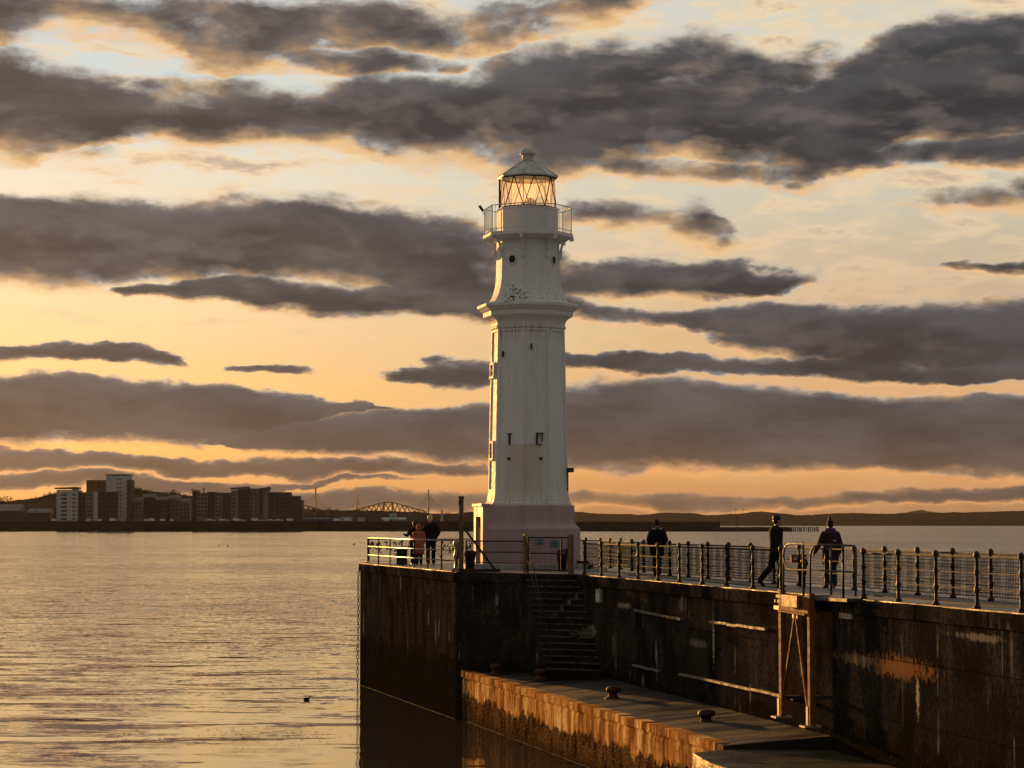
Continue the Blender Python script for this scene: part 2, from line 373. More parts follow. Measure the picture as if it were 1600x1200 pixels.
def mk_quay():
    m, n, b, P, g = newmat('quay_face'); s_, z = wallspace(n, P); V = n.comb(s_, 0.0, z)
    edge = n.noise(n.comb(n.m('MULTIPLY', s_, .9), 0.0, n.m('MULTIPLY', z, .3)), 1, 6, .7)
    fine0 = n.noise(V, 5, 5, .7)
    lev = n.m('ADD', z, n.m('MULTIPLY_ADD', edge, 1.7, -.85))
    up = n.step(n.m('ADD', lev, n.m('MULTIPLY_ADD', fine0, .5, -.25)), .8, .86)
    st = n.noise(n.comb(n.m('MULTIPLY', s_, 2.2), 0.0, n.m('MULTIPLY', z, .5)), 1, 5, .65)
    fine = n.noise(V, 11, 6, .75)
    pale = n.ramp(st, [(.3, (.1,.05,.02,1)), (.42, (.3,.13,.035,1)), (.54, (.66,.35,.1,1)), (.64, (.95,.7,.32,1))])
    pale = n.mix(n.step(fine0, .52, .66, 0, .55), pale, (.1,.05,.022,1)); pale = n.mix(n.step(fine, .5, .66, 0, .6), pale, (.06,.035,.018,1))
    vor = n.node('ShaderNodeTexVoronoi'); n.put(vor.inputs['Vector'], n.comb(s_, 0.0, n.m('MULTIPLY', z, 1.0))); vor.inputs['Scale'].default_value = 13
    weed = n.mix(n.step(n.noise(n.v('MULTIPLY', V, (1, 1, .4)), 2.5, 5, .7), .35, .6), (.014,.009,.006,1), (.12,.07,.03,1))
    weed = n.mix(n.step(vor.outputs[0], .22, .1), weed, (.62,.38,.18,1))  # low-sun glints on the barnacles painted in as pale gold specks
    wet = n.step(z, .55, .0)
    weed = n.mix(n.m('MULTIPLY', wet, .65), weed, (.03,.02,.012,1))
    gap = n.step(n.noise(n.comb(n.m('MULTIPLY', s_, .75), 4.0, n.m('MULTIPLY', z, .25)), 1, 3, .6), .64, .7)
    weed = n.mix(gap, weed, (.012,.01,.008,1))
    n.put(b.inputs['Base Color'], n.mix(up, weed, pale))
    n.put(b.inputs['Roughness'], n.mix(up, (.38,.38,.38,1), (.6,.6,.6,1)))
    b.inputs['Specular IOR Level'].default_value = 0
    h = n.m('ADD', n.m('MULTIPLY', fine, .4), n.m('MULTIPLY', n.m('SUBTRACT', 1.0, up), n.m('MULTIPLY_ADD', vor.outputs[0], -1.1, .9)))
    h = n.m('ADD', h, n.m('MULTIPLY', gap, -.8))
    bump(n, b, h, .06)
    return m
def mk_wet(name, c1, c2, r0, r1, green=False):
    m, n, b, P, g = newmat(name)
    a = n.noise(n.v('MULTIPLY', P, (.35, 1.1, 1)), 1.1, 5, .6); f = n.noise(P, 16, 5, .7)
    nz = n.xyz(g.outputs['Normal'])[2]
    c = n.mix(n.step(a, .35, .65), c1, c2); c = n.mix(n.step(f, .4, .7, 0, .4), c, tuple(x*1.6 for x in c1[:3])+(1,))
    if green: c = n.mix(n.step(n.noise(n.v('MULTIPLY', P, (.6, 3, 1)), 2, 6, .7), .55, .62, 0, .8), c, (.09,.1,.06,1))
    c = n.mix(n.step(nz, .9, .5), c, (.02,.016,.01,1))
    n.put(b.inputs['Base Color'], c); n.put(b.inputs['Roughness'], n.step(a, .35, .65, r0, r1))
    b.inputs['Specular IOR Level'].default_value = .1 if green else .22
    bump(n, b, n.m('ADD', n.m('MULTIPLY', f, .4), a), .03)
    return m
def mk_white():
    m, n, b, P, g = newmat('weathered_white_paint')
    q = n.xyz(P); z = q[2]
    # run of dirt down the faces
    th = n.m('ARCTAN2', n.m('SUBTRACT', q[0], LX), n.m('SUBTRACT', LY, q[1]))
    st = n.noise(n.comb(n.m('MULTIPLY', th, 9.0), 0.0, n.m('MULTIPLY', z, .22)), 1, 6, .7)
    fine = n.noise(P, 6, 6, .7)
    c = n.mix(n.step(st, .45, .75, 0, .6), (.6,.645,.665,1), (.44,.45,.44,1))
    c = n.mix(n.step(fine, .45, .75, 0, .5), c, (.5,.52,.515,1))
    # ochre wash on the lower half of the two faces that look to the harbour
    band = n.m('MULTIPLY', n.m('MULTIPLY', n.step(z, 9.32, 9.22), n.step(z, 7.25, 7.6)), n.m('MULTIPLY', n.step(th, -.9, -.45), n.step(th, .6, .2)))
    c = n.mix(n.m('MULTIPLY', band, n.step(st, .3, .6, .45, .85)), c, (.47,.44,.34,1))
    # rust weeping from fixings and seams
    s2 = n.noise(n.comb(n.m('MULTIPLY', th, 22.0), 5.0, n.m('MULTIPLY', z, .5)), 1, 3, .6)
    zz = n.m('PINGPONG', n.m('ADD', z, 1.25), 1.7)
    rust = n.m('MULTIPLY', n.step(s2, .66, .76), n.step(n.noise(n.v('MULTIPLY', P, (2, 2, .9)), .8, 3, .6), .47, .6))
    c = n.mix(n.m('MULTIPLY', rust, .8), c, (.26,.14,.06,1))
    ledge = n.m('MAXIMUM', n.m('MULTIPLY', n.step(z, 7.15, 7.2), n.step(z, 7.62, 7.25)), n.m('MULTIPLY', n.step(z, 12.7, 13.5), n.step(z, 13.56, 13.5)))
    s3 = n.noise(n.comb(n.m('MULTIPLY', th, 30.0), 2.0, n.m('MULTIPLY', z, .8)), 1, 3, .6)
    c = n.mix(n.m('MULTIPLY', n.m('MULTIPLY', ledge, n.step(s3, .48, .62)), .7), c, (.2,.16,.09,1))
    # black and yellow lichen over the cornice
    zl = n.m('MULTIPLY', n.step(z, 14.15, 14.3), n.step(z, 15.4, 14.35))
    lk = n.m('MULTIPLY_ADD', n.step(th, -.9, -.45), n.step(th, .1, -.35), 0.0)
    thr = n.m('ADD', n.noise(P, 13, 3, .7), n.m('MULTIPLY', n.m('MULTIPLY', zl, n.m('MULTIPLY_ADD', lk, .11, .08)), 1.0))
    c = n.mix(n.m('MULTIPLY', n.step(thr, .68, .7), n.step(zl, .02, .1)), c, (.03,.03,.018,1))
    n.put(b.inputs['Base Color'], c); n.put(b.inputs['Roughness'], n.step(fine, .3, .7, .6, .8)); b.inputs['Specular IOR Level'].default_value = .22
    bump(n, b, n.m('ADD', fine, n.m('MULTIPLY', st, .4)), .012)
    return m
def mk_water():
    m, n, b, P, g = newmat('sea_water')
    def slope(sx, sy, det, off):
        c = n.noise(n.v('ADD', n.v('MULTIPLY', P, (sx, sy, 1)), (off, 0, 0)), 1, det, .55, .3, out=1)
        return n.v('SUBTRACT', c, (.5, .5, .5))
    a = slope(.2, .5, 3, 0); c_ = slope(.75, .95, 4, 31); f = slope(3.2, 3.6, 2, 77)
    py = n.xyz(P)[1]; lee = n.step(py, 62, 150, .12, 1.0)
    gust = n.step(n.noise(n.v('MULTIPLY', P, (.012, .02, 0)), 1, 4, .6), .34, .62, .45, 1.0)
    k = n.m('MULTIPLY', lee, gust)
    rn = n.noise(n.v('MULTIPLY', P, (.14, .62, 1)), 1, 3, .5, .4)
    rip = n.m('MULTIPLY', n.m('MAXIMUM', n.m('SUBTRACT', rn, .55), 0.0), .25)
    cs = n.v('SCALE', n.v('MULTIPLY', c_, (.14, .15, 0))); n.put(cs.node.inputs[3], k)
    fs = n.v('SCALE', n.v('MULTIPLY', f, (.16, .13, 0))); n.put(fs.node.inputs[3], k)
    v = n.v('ADD', n.v('ADD', n.v('MULTIPLY', a, (.03, .06, 0)), n.v('ADD', cs, fs)), n.comb(0.0, n.m('ADD', n.m('ADD', n.m('DIVIDE', 3.24, n.m('MAXIMUM', py, 45.0)), -.0385), rip), 1.0))
    n.put(b.inputs['Normal'], n.v('NORMALIZE', v))
    b.inputs['Base Color'].default_value = (.04,.034,.026,1); b.inputs['Roughness'].default_value = .04; b.inputs['IOR'].default_value = 3.4
    return m

# ------------------------------------------------------------------ main levels and lines
DK, QZ, QW = 4.88, 1.595, 1.86              # pier deck, quay edge, quay at the wall foot (over the water)
LX, LY = .57, 82.0; KP = 82/3600            # lighthouse axis; metres per photo pixel there
def lz(py): return CZ + (818-py)*KP
Ax, Bx, Cx, Dx = on(563,880,DK), on(713,893.3,DK), on(820,896,DK), on(903,897,DK)
W1 = on(1560,955,DK); U = (W1-Dx).normalized(); NL_ = Vector((U.y, -U.x, 0))
if NL_.x > 0: NL_ = -NL_
def wallpt(px, py, off=0.0):
    d = direction(px, py); o = Vector((0, 0, CZ)); p0 = Dx + NL_*off
    t = (p0-o).dot(NL_)/d.dot(NL_); return o + d*t
def wl(t, off=0.0, z=DK): p = Dx + U*t + NL_*off; return Vector((p.x, p.y, z))
STAINS_SUNPATCH = [(1405,1043,2.3,.28,(.26,.13,.05,1),.7),(1340,1030,1.6,.16,(.2,.14,.08,1),.6),(1115,1006,.1,.62,(.34,.33,.29,1),.75),(1434,1084,.12,.42,(.36,.34,.3,1),.8),(1025,1016,.08,.4,(.26,.25,.22,1),.6),  # first entry is an orange sun patch put into the colour; others are stains
 (975,946,.9,.1,(.3,.27,.22,1),.6),(925,985,.5,.22,(.26,.22,.16,1),.5),(1090,1005,1.0,.12,(.2,.18,.14,1),.5),(1530,996,1.2,.09,(.3,.28,.24,1),.5),(1065,945,.3,.25,(.2,.18,.15,1),.4)]
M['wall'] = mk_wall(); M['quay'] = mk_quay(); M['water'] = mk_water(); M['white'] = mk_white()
M['deck'] = mk_wet('pier_paving', (.17,.16,.15,1), (.1,.095,.09,1), .45, .7)
M['wet'] = mk_wet('wet_quay_paving', (.016,.0145,.013,1), (.034,.03,.027,1), .3, .7)
M['weed'] = mk_wet('weedy_slab', (.02,.022,.012,1), (.045,.042,.022,1), .2, .5, True)
M['iron'] = simple('black_painted_iron', (.018,.015,.013), (.035,.023,.016), .6, .0, 14, .002, .15)
M['wire'] = simple('dull_fence_wire', (.01,.009,.008), (.008,.007,.006), .95, 0, 14, 0, 0)
M['nose'] = simple('worn_step_edge', (.09,.083,.07), (.03,.028,.022), .8, 0, 6, .004, 0)
M['rail'] = simple('worn_black_rail', (.02,.015,.011), (.013,.01,.008), .8, 0, 12, .001, .04)
M['gold'] = simple('galvanised_rail', (.24,.2,.15), (.15,.11,.07), .4, .4, 12, .001, .5)
M['galv'] = simple('dull_galvanised_tube', (.04,.045,.043), (.06,.06,.055), .6, .1, 9, .001)
M['post'] = simple('weathered_steel_post', (.15,.09,.038), (.09,.052,.024), .5, .0, 8, .003, .2)
M['pink'] = simple('pink_masonry_paint', (.40,.30,.325), (.32,.235,.255), .6, 0, 1.4, .004, streak=True)
M['conc'] = simple('pale_concrete', (.3,.29,.27), (.2,.19,.18), .7, 0, 2, .01)
M['navy'] = simple('dark_blue_door_paint', (.03,.04,.055), (.05,.055,.06), .4, 0, 3)
M['lead'] = simple('grey_roof_paint', (.5,.54,.56), (.36,.39,.41), .5, .0, 4, .004, streak=True)
M['dark'] = simple('dark_plastic', (.012,.014,.012), (.022,.024,.02), .4, 0, 5)
M['rust'] = simple('rusty_iron', (.07,.028,.015), (.035,.02,.013), .7, 0, 9, .01)
M['strake'] = simple('pale_worn_timber', (.13,.125,.115), (.06,.055,.05), .7, 0, 3, .01)
M['waterline'] = simple('brown_waterline', (.12,.085,.055), (.05,.036,.024), .8, 0, 2)
M['timber'] = simple('black_wet_timber_and_recess', (.009,.008,.006), (.018,.014,.01), .8, 0, 5, .02, 0)
M['brownbox'] = simple('rust_brown_steel', (.16,.055,.018), (.11,.04,.015), .6, .0, 7, 0, .1)
M['ochre'] = simple('ochre_painted_steel', (.2,.085,.025), (.13,.055,.018), .7, 0, 8, .002, .03)
M['plate'] = simple('grey_steel_plate', (.3,.27,.23), (.2,.17,.13), .5, .2, 6)
M['sign'] = simple('white_sign_face', (.5,.52,.5), (.42,.45,.44), .35, 0, 6)
M['signb'] = simple('pale_blue_sign_face', (.17,.25,.28), (.13,.2,.23), .35, 0, 6)
M['red'] = simple('red_sign_face', (.28,.03,.03), (.2,.025,.025), .4, 0, 6)
M['yellow'] = simple('yellow_plastic', (.7,.5,.05), (.55,.38,.04), .45, 0, 6)
M['chain'] = simple('rusted_chain', (.05,.032,.02), (.025,.018,.012), .5, .3, 12)
def mk_glass(name, col, t):
    m = bpy.data.materials.new(name); m.use_nodes = True; m.node_tree.nodes.clear(); n = N(m.node_tree)
    a = n.node('ShaderNodeBsdfTransparent'); a.inputs[0].default_value = col
    g = n.node('ShaderNodeBsdfGlossy'); g.inputs[1].default_value = .04
    x = n.node('ShaderNodeMixShader'); x.inputs[0].default_value = t
    n.put(x.inputs[1], a.outputs[0]); n.put(x.inputs[2], g.outputs[0]); n.put(n.node('ShaderNodeOutputMaterial').inputs[0], x.outputs[0]); return m
M['lglass'] = mk_glass('lantern_glass', (.97,.9,.8,1), .05)
_t = M['lglass'].node_tree; _n = N(_t); _o = [q for q in _t.nodes if q.type == 'OUTPUT_MATERIAL'][0]; _m0 = _o.inputs[0].links[0].from_socket
_tr = _n.node('ShaderNodeBsdfTranslucent'); _tr.inputs[0].default_value = (.95,.93,.88,1); _mx = _n.node('ShaderNodeMixShader'); _mx.inputs[0].default_value = .26
_n.put(_mx.inputs[1], _m0); _n.put(_mx.inputs[2], _tr.outputs[0]); _n.put(_o.inputs[0], _mx.outputs[0])
M['pane'] = simple('dark_window_glass', (.015,.018,.02), (.02,.022,.024), .12, 0, 3)

# ------------------------------------------------------------------ sea
b = MB(); b.add([(-30000,-600,0),(30000,-600,0),(30000,30000,0),(-30000,30000,0)], [(0,1,2,3)])
struct('water', b, M['water'])

# ------------------------------------------------------------------ pier: head, wall, deck
E1, E2, E3 = Vector((3.24,78.4,0)), Vector((3.5,85,0)), Vector((1.6,94.5,0))
def far(t): p = wl(t) - NL_*2.35; return p
PIER = [Ax, Bx, Cx, Dx, wl(34), wl(60), far(60), far(2.5), E1, E2, E3]
pier = thing('stone_pier', 'dark weathered concrete pier carrying the lighthouse and the long railed walkway', 'pier', (Bx.x, Bx.y, 0))
b = MB(); b.prism([(p.x, p.y) for p in PIER], -3, DK-.03, top=False)
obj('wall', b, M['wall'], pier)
b = MB(); b.prism([(p.x, p.y) for p in PIER], DK-.031, DK)
obj('deck', b, M['deck'], pier)
# lip of the deck edge, slightly proud and chipped
rnd = random.Random(3)
def coping(a, c, off):
    b = MB()
    d = (c-a); L = d.length; d.normalize(); nn = Vector((d.y, -d.x, 0)); k = int(L/1.15); w = L/k
    if nn.dot(off) < 0: nn = -nn
    for i in range(k):
        p = a + d*(w*(i+.5)) + nn*(.02+rnd.uniform(-.012,.012))
        b.box((p.x, p.y, DK-.17+rnd.uniform(-.006,.006)), (.1, w-.03, .3), axes=(nn, d, Vector((0,0,1))))
    obj('coping', b, M['wall'], pier)
coping(Ax, Bx, Vector((-1,0,0))); coping(Bx, Cx, Vector((0,-1,0))); coping(Dx, wl(50), NL_)
# stairs down to the quay
SD = U; sl = Cx; sr = Dx - NL_*-.0; NS = 16; rise = (DK-QW)/NS; run = 3.25/NS
b = MB()
wdt = (sr-sl).length; sx = (sr-sl).normalized()
bn = MB()
for i in range(NS):
    z1 = DK - rise*(i+1); L0 = run*i; L1 = run*NS
    a0, a1 = sl + SD*L0 + Vector((0,0,0)), sr + SD*L0
    c0, c1 = sl + SD*(run*(i+1)), sr + SD*(run*(i+1))
    p = [a0, c0 , c1, a1]
    b.prism([(q.x, q.y) for q in p], -1 if i == NS-1 else .5, z1+.0)
    bn.beam(Vector((c0.x, c0.y, z1-.018)), Vector((c1.x, c1.y, z1-.018)), .06, .045)
st_ = obj('staircase', b, M['wall'], pier); obj('nosing', bn, M['nose'], st_)
# lower landing in front of the stairs
b = MB(); c0, c1 = sl+SD*3.25, sr+SD*3.25
b.prism([(c0.x-.1,c0.y),(c0.x+.12,c0.y-.75),(c1.x+.0,c1.y-.75),(c1.x,c1.y)], 1, QW+.16)
obj('landing', b, M['wall'], pier)

# ------------------------------------------------------------------ lower quay with sloping top
J0, J1 = on(718,1047,QZ), on(1130,1165,QZ)
quay = thing('lower_quay', 'low landing quay with wet dark top and sunlit weedy face below the pier wall', 'quay', (J0.x, J0.y, 0))
jw = []
Q0 = Bx + Vector((.1,-.02,0))
K0, K1 = wallpt(880,1052,-.2), None
TL = 34
edge = [Vector((J0.x, Bx.y+.3, QZ)), J1.copy()]
wallN = [wl(-5,-.3,QW), wl((Dx.y-J1.y)/-U.y+.4, -.3, QW)]
b = MB()
nseg = 24; top = []; rows = []
for i in range(nseg+1):
    f = i/nseg; e = edge[0].lerp(edge[1], f); w_ = wallN[0].lerp(wallN[1], f)
    j = rnd.uniform(-.02,.02)
    rows.append([e+Vector((j-.02,0,-4.5)), e+Vector((j-.02,0,-.28)), e+Vector((j,0,-.25)), e+Vector((j,0,-.03)), e+Vector((.04+j,0,.0)), e.lerp(w_,.33), e.lerp(w_,.66), w_])
vs = [v for r in rows for v in r]; k = 8
fs = [(i*k+q, i*k+q+1, (i+1)*k+q+1, (i+1)*k+q) for i in range(nseg) for q in range(4, 7)]
fsf = [(i*k+q, i*k+q+1, (i+1)*k+q+1, (i+1)*k+q) for i in range(nseg) for q in range(0, 4)]
obj('paving', MB().add(vs, fs), M['wet'], quay)
b = MB().add(vs, fsf)
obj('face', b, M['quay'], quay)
b = MB().add([rows[-1][0], rows[-1][4], rows[-1][7], rows[-1][7]-Vector((0,0,4.5))], [(0,1,2,3)])
obj('end_wall', b, M['weed'], quay)
# chipped edging stones, a little proud of the paving
b = MB(); ed = (edge[1]-edge[0]); eL = ed.length; ed.normalize(); q = 0.1
while q < eL-.9:
    w_ = rnd.uniform(.7, 1.5); p = edge[0] + ed*(q+w_/2)
    b.box((p.x+.12, p.y, QZ-.07+rnd.uniform(-.012,.012)), (.34, w_-.03, .2), axes=(Vector((ed.y*-1, ed.x, 0)), ed, Vector((0,0,1)))); q += w_
obj('edging', b, M['quay'], quay)
# weedy slab nearer the viewer
s0 = J1 + Vector((-.75,-1.0,0))
slab = [(s0.x, s0.y), (s0.x+.55, s0.y+.65), (s0.x+1.6, s0.y+.9), (wl(27.2,-.3).x, s0.y+1.1), (wl(58,-.3).x, wl(58).y), (wl(58).x-3.2, wl(58).y), (s0.x+.2, s0.y-2)]
b = MB(); b.prism(slab, -4, 1.53)
tag(obj('weedy_slab', b, M['weed'], None, (s0.x, s0.y, 0)), 'older slab of green weedy stone nearest the viewer in the bottom right corner', 'slab')

# dark strips put in for recessed slots on the water faces
def dark_slot(px, py0, z1, w, lab, line):
    a, c = line; d = (c-a); d.z = 0; d.normalize(); nn = Vector((-abs(d.y), d.x*(1 if d.y < 0 else -1), 0)); 
    dr = direction(px, py0); o = Vector((0,0,CZ)); t = (a-o).dot(nn)/dr.dot(nn); p = o+dr*t + nn*.04
    b = MB(); b.box((p.x, p.y, (z1-1.5)/2), (.14, w, z1+1.5), axes=(nn, d, Vector((0,0,1)))); b.box((p.x, p.y, z1-.08), (.18, w+.06, .12), axes=(nn, d, Vector((0,0,1))))
    return tag(obj('recess_strip', b, M['timber'], None, (p.x, p.y, 0)), lab, 'dark_slot', 'dark strips for recesses on the water faces')
dark_slot(645,1000,2.2,.75,'broad black strip standing for a recess halfway along the left face of the pier head',(Ax,Bx))
dark_slot(708,1010,2.9,.34,'black strip standing for a recess at the near corner of the pier head',(Ax,Bx))
dark_slot(609,900,1.4,.16,'thin black recess strip on the left face of the pier head near the chain',(Ax,Bx))
dark_slot(781,1080,QZ-.12,.3,'first dark strip standing for a gap on the sunlit quay face, nearest the pier head',edge)
dark_slot(860,1110,.8,.2,'second dark strip standing for a gap on the sunlit quay face',edge)
dark_slot(912,1130,.75,.2,'third dark strip standing for a gap on the sunlit quay face',edge)
dark_slot(981,1160,.7,.2,'fourth dark strip standing for a gap on the sunlit quay face',edge)

# pale strakes bolted along the wall
for (x0,y0,x1,y1,lab) in [(992,953,1065,968,'short pale timber strake high on the pier wall, left of the long one'),(1110,971,1198,984,'pale timber strake high on the pier wall left of the access frame'),
     (990,1040,1032,1048,'shortest pale timber strake low on the pier wall'),(1063,1053,1242,1092,'longest pale timber strake low on the pier wall, running behind the access frame')]:
    p, q = wallpt(x0,y0,.05), wallpt(x1,y1,.05)
    b = MB(); m_ = 6
    for i in range(m_):
        a_, c_ = p.lerp(q, i/m_), p.lerp(q, (i+.985)/m_); j = Vector((0,0,rnd.uniform(-.012,.012)))
        b.beam(a_+j, c_+j, .1, .06)
    tag(obj('wall_strake', b, M['strake'], None, p), lab, 'strake', 'pale strakes on the pier wall')

# narrow strip laid on the water along the wall foot
for (a, c, nm, lab) in ((Ax, Bx, 'waterline_strip', 'thin pale line along the foot of the pier head'), (edge[0], edge[1], 'waterline_strip', 'thin pale line along the foot of the quay')):
    b = MB(); d = (c-a); d.z = 0; L = d.length; d.normalize(); nn = Vector((-abs(d.y), d.x*(1 if d.y < 0 else -1), 0)); k = 60
    r0 = []; r1 = []
    for i in range(k+1):
        p = a + d*(L*i/k); p.z = .012
        r0.append(p+nn*.02); r1.append(p+nn*(.05+.035*rnd.random()*(1 if i % 5 else 0)))
    b.add(r0+r1, [(i, i+1, k+2+i, k+1+i) for i in range(k)])
    tag(obj(nm, b, M['waterline'], None, (a.x, a.y, 0)), lab, 'waterline', kind='stuff')

# chain hanging at the far corner of the pier head
def chain():
    pts = []; top = at(573,877,Ax.y+.0); 
    path = [at(578,880,Ax.y-.9), at(570,879,Ax.y-.3), at(563.5,884,Ax.y), at(560.5,892,Ax.y), at(559.5,905,Ax.y), at(560,960,Ax.y), at(559,1015,Ax.y), at(558.5,1075,Ax.y)]
    path[-1].z = -.6
    seg = []; 
    for a, c in zip(path, path[1:]):
        L = (c-a).length; k = max(1, int(L/.03)); seg += [a.lerp(c, i/k) for i in range(k)]
    b = MB(); acc = 0; prev = seg[0]; i = 0; last = seg[0]
    for p in seg:
        if (p-last).length >= .125:
            c = (p+last)/2; t = (p-last).normalized(); s1 = t.cross(Vector((0,1,0)) if i % 2 else Vector((1,.3,0))).normalized(); i += 1
            ring = [c + t*(.085*math.cos(a_)) + s1*(.045*math.sin(a_)) for a_ in [k*math.pi/5 for k in range(10)]]
            b.tube(ring, .015, 5, closed=True); last = p
    return b
ch = chain(); tag(obj('hanging_chain', ch, M['chain'], None, ch.v[0]), 'rusty chain hanging down the far left corner of the pier head into the water', 'chain')
b = MB(); p = wallpt(0,0) if False else None
# ------------------------------------------------------------------ lighthouse
LO = Vector((LX, LY, DK))
lh = thing('lighthouse', 'white octagonal lighthouse with pink base, gallery and glazed lantern standing on the pier head', 'lighthouse', LO)
FI = [rad(-9+45*k) for k in range(8)]
def ov(R, z, k): a = FI[k % 8]; return Vector((LX + R*math.sin(a), LY - R*math.cos(a), z))
def oring(R, z): return [ov(R, z, k) for k in range(8)]
def rp(px): return px*KP                      # radius in photo pixels
b = MB(); b.rings([oring(2.35, DK-.02), oring(2.35, 5.05), oring(2.3, 5.07)]); obj('base_step', b, M['conc'], lh)
b = MB(); b.rings([oring(rp(82), 5.07), oring(rp(82), lz(826)), oring(rp(80.5), lz(824)), oring(rp(77), lz(821.5)), oring(rp(74.6), lz(818)), oring(rp(73.4), lz(813)), oring(rp(73), lz(791)), oring(rp(71), lz(789.5)), oring(rp(68), lz(789))])
obj('plinth', b, M['pink'], lh)
# shaft with sunk panels
def panels(R0, z0, R1, z1, top_=.12, side=.11, dep=.035):
    b = MB()
    for k in range(8):
        a0, a1, c0, c1 = ov(R0,z0,k), ov(R0,z0,k+1), ov(R1,z1,k), ov(R1,z1,k+1)
        nn = -(a1-a0).cross(c0-a0).normalized(); cen = (a0+a1)/2-Vector((LX,LY,z0)); nn = nn if nn.dot(cen) > 0 else -nn
        def P(u, v): return a0.lerp(a1, u).lerp(c0.lerp(c1, u), v)
        us = (0, side, 1-side, 1); vs_ = (0, .012, 1-top_/8, 1)
        o = [[P(u, v) for u in us] for v in vs_]; inn = [P(u, v)-nn*dep for v in (vs_[1], vs_[2]) for u in (us[1], us[2])]
        vs = [p for r in o for p in r] + inn
        fs = [(0,1,5,4),(1,2,6,5),(2,3,7,6),(4,5,9,8),(6,7,11,10),(8,9,13,12),(9,10,14,13),(10,11,15,14),
              (5,6,17,16),(6,10,19,17),(10,9,18,19),(9,5,16,18),(16,17,19,18)]
        b.add(vs, fs)
    return b
b = MB(); b.rings([oring(rp(68), lz(789)), oring(rp(68), lz(786.5)), oring(rp(66), lz(785)), oring(rp(65), lz(780)), oring(rp(63.8), lz(774)), oring(rp(63.3), lz(768))], caps=False)
q_ = panels(rp(63.3), lz(768), rp(58), lz(516)); b.add(q_.v, q_.f)
obj('shaft', b, M['white'], lh)
b = MB(); b.rings([oring(rp(r), lz(y)) for r, y in [(56,517),(58.8,515.5),(60,514),(60,511.5),(58.6,510),(59,506),(61,502),(64.5,499),(69.5,496.5),(71,495),(71.6,488.5),(74,487),(77,484),(80.5,481.5),(81,477.5),(78,476),(64,473)]], caps=True)
obj('cornice', b, M['white'], lh)
b = MB(); b.rings([oring(rp(r), lz(y)) for r, y in [(64,473.5),(62,471),(59.5,467),(57.3,463),(55.4,458),(53.6,452),(52.2,446),(51.2,438),(50.6,425),(50,400),(49.6,372),(49.5,362)]])
obj('upper_shaft', b, M['white'], lh)
def face(phi_deg, R, z, out=0.0):
    """point and axes on a face whose normal points phi degrees right of the viewer"""
    a = rad(phi_deg); nn = Vector((math.sin(a), -math.cos(a), 0)); t = Vector((math.cos(a), math.sin(a), 0))
    ap = R*math.cos(rad(22.5)); return Vector((LX, LY, 0)) + nn*(ap+out) + Vector((0,0,z)), t, nn
UPV = Vector((0,0,1))
for phi in (-31.5, 58.5, 148.5, 238.5):
    c, t, nn = face(phi, rp(50.2), lz(408))
    b = MB(); b.tube([c+nn*.01+(t*math.cos(a)+UPV*math.sin(a))*.165 for a in [k*math.pi/8 for k in range(16)]], .035, 6, closed=True)
    ph = obj('porthole', b, M['white'], lh)
    b = MB(); b.rings([[c+nn*h+(t*math.cos(a)+UPV*math.sin(a))*.15 for a in [k*math.pi/8 for k in range(16)]] for h in (-.05,.012)])
    obj('pane', b, M['rust'] if phi < 0 and False else M['pane'], ph)
def rwin(phi, R, py, w, h, bars):
    c, t, nn = face(phi, R, lz(py)); b = MB(); ax = (t, nn, UPV)
    for sx_ in (-1,1): b.box(c+t*(sx_*w/2)+nn*.0, (.07,.1,h+.1), axes=ax)
    for sz in (-1,1): b.box(c+UPV*(sz*h/2), (w+.1,.14 if sz < 0 else .1,.08), axes=ax)
    for q in range(bars): b.box(c+UPV*(h*((q+1)/(bars+1)-.5)), (w,.05,.03), axes=ax)
    b.box(c, (.03,.05,h), axes=ax)
    w_ = obj('window', b, M['white'], lh); b = MB(); b.box(c-nn*.015, (w-.04,.04,h-.02), axes=ax); obj('pane', b, M['pane'], w_)
rwin(-76.5, rp(61), 580, .52, .48, 1); rwin(-76.5, rp(62.3), 705, .5, .6, 1)
# doorway on the left face
c, t, nn = face(-76.5, rp(82), 0); ax = (t, nn, UPV)
b = MB(); zt = lz(788); zm = 6.72
for sx_ in (-1,1): b.box(c+t*(sx_*.56)-nn*.12+UPV*((5.07+zt)/2), (.3,.42,zt-5.07), axes=ax)
b.box(c-nn*.12+UPV*((zm+zt)/2), (.82,.42,zt-zm), axes=ax); b.box(c+nn*.0+UPV*(zt-.03), (1.5,.3,.09), axes=ax)
obj('door_surround', b, M['pink'], lh)
b = MB(); b.box(c-nn*.1+UPV*((5.07+zm)/2), (.82,.08,zm-5.07), axes=ax)
for q in (5.5,6.2): b.box(c-nn*.045+UPV*q, (.56,.03,.5), axes=ax)
dr = obj('door', b, M['navy'], lh)
b = MB(); b.tube([c+t*.28-nn*.02+UPV*5.95, c+t*.28+nn*.03+UPV*5.95, c+t*.18+nn*.03+UPV*5.95], .018, 6); obj('handle', b, M['galv'], dr)
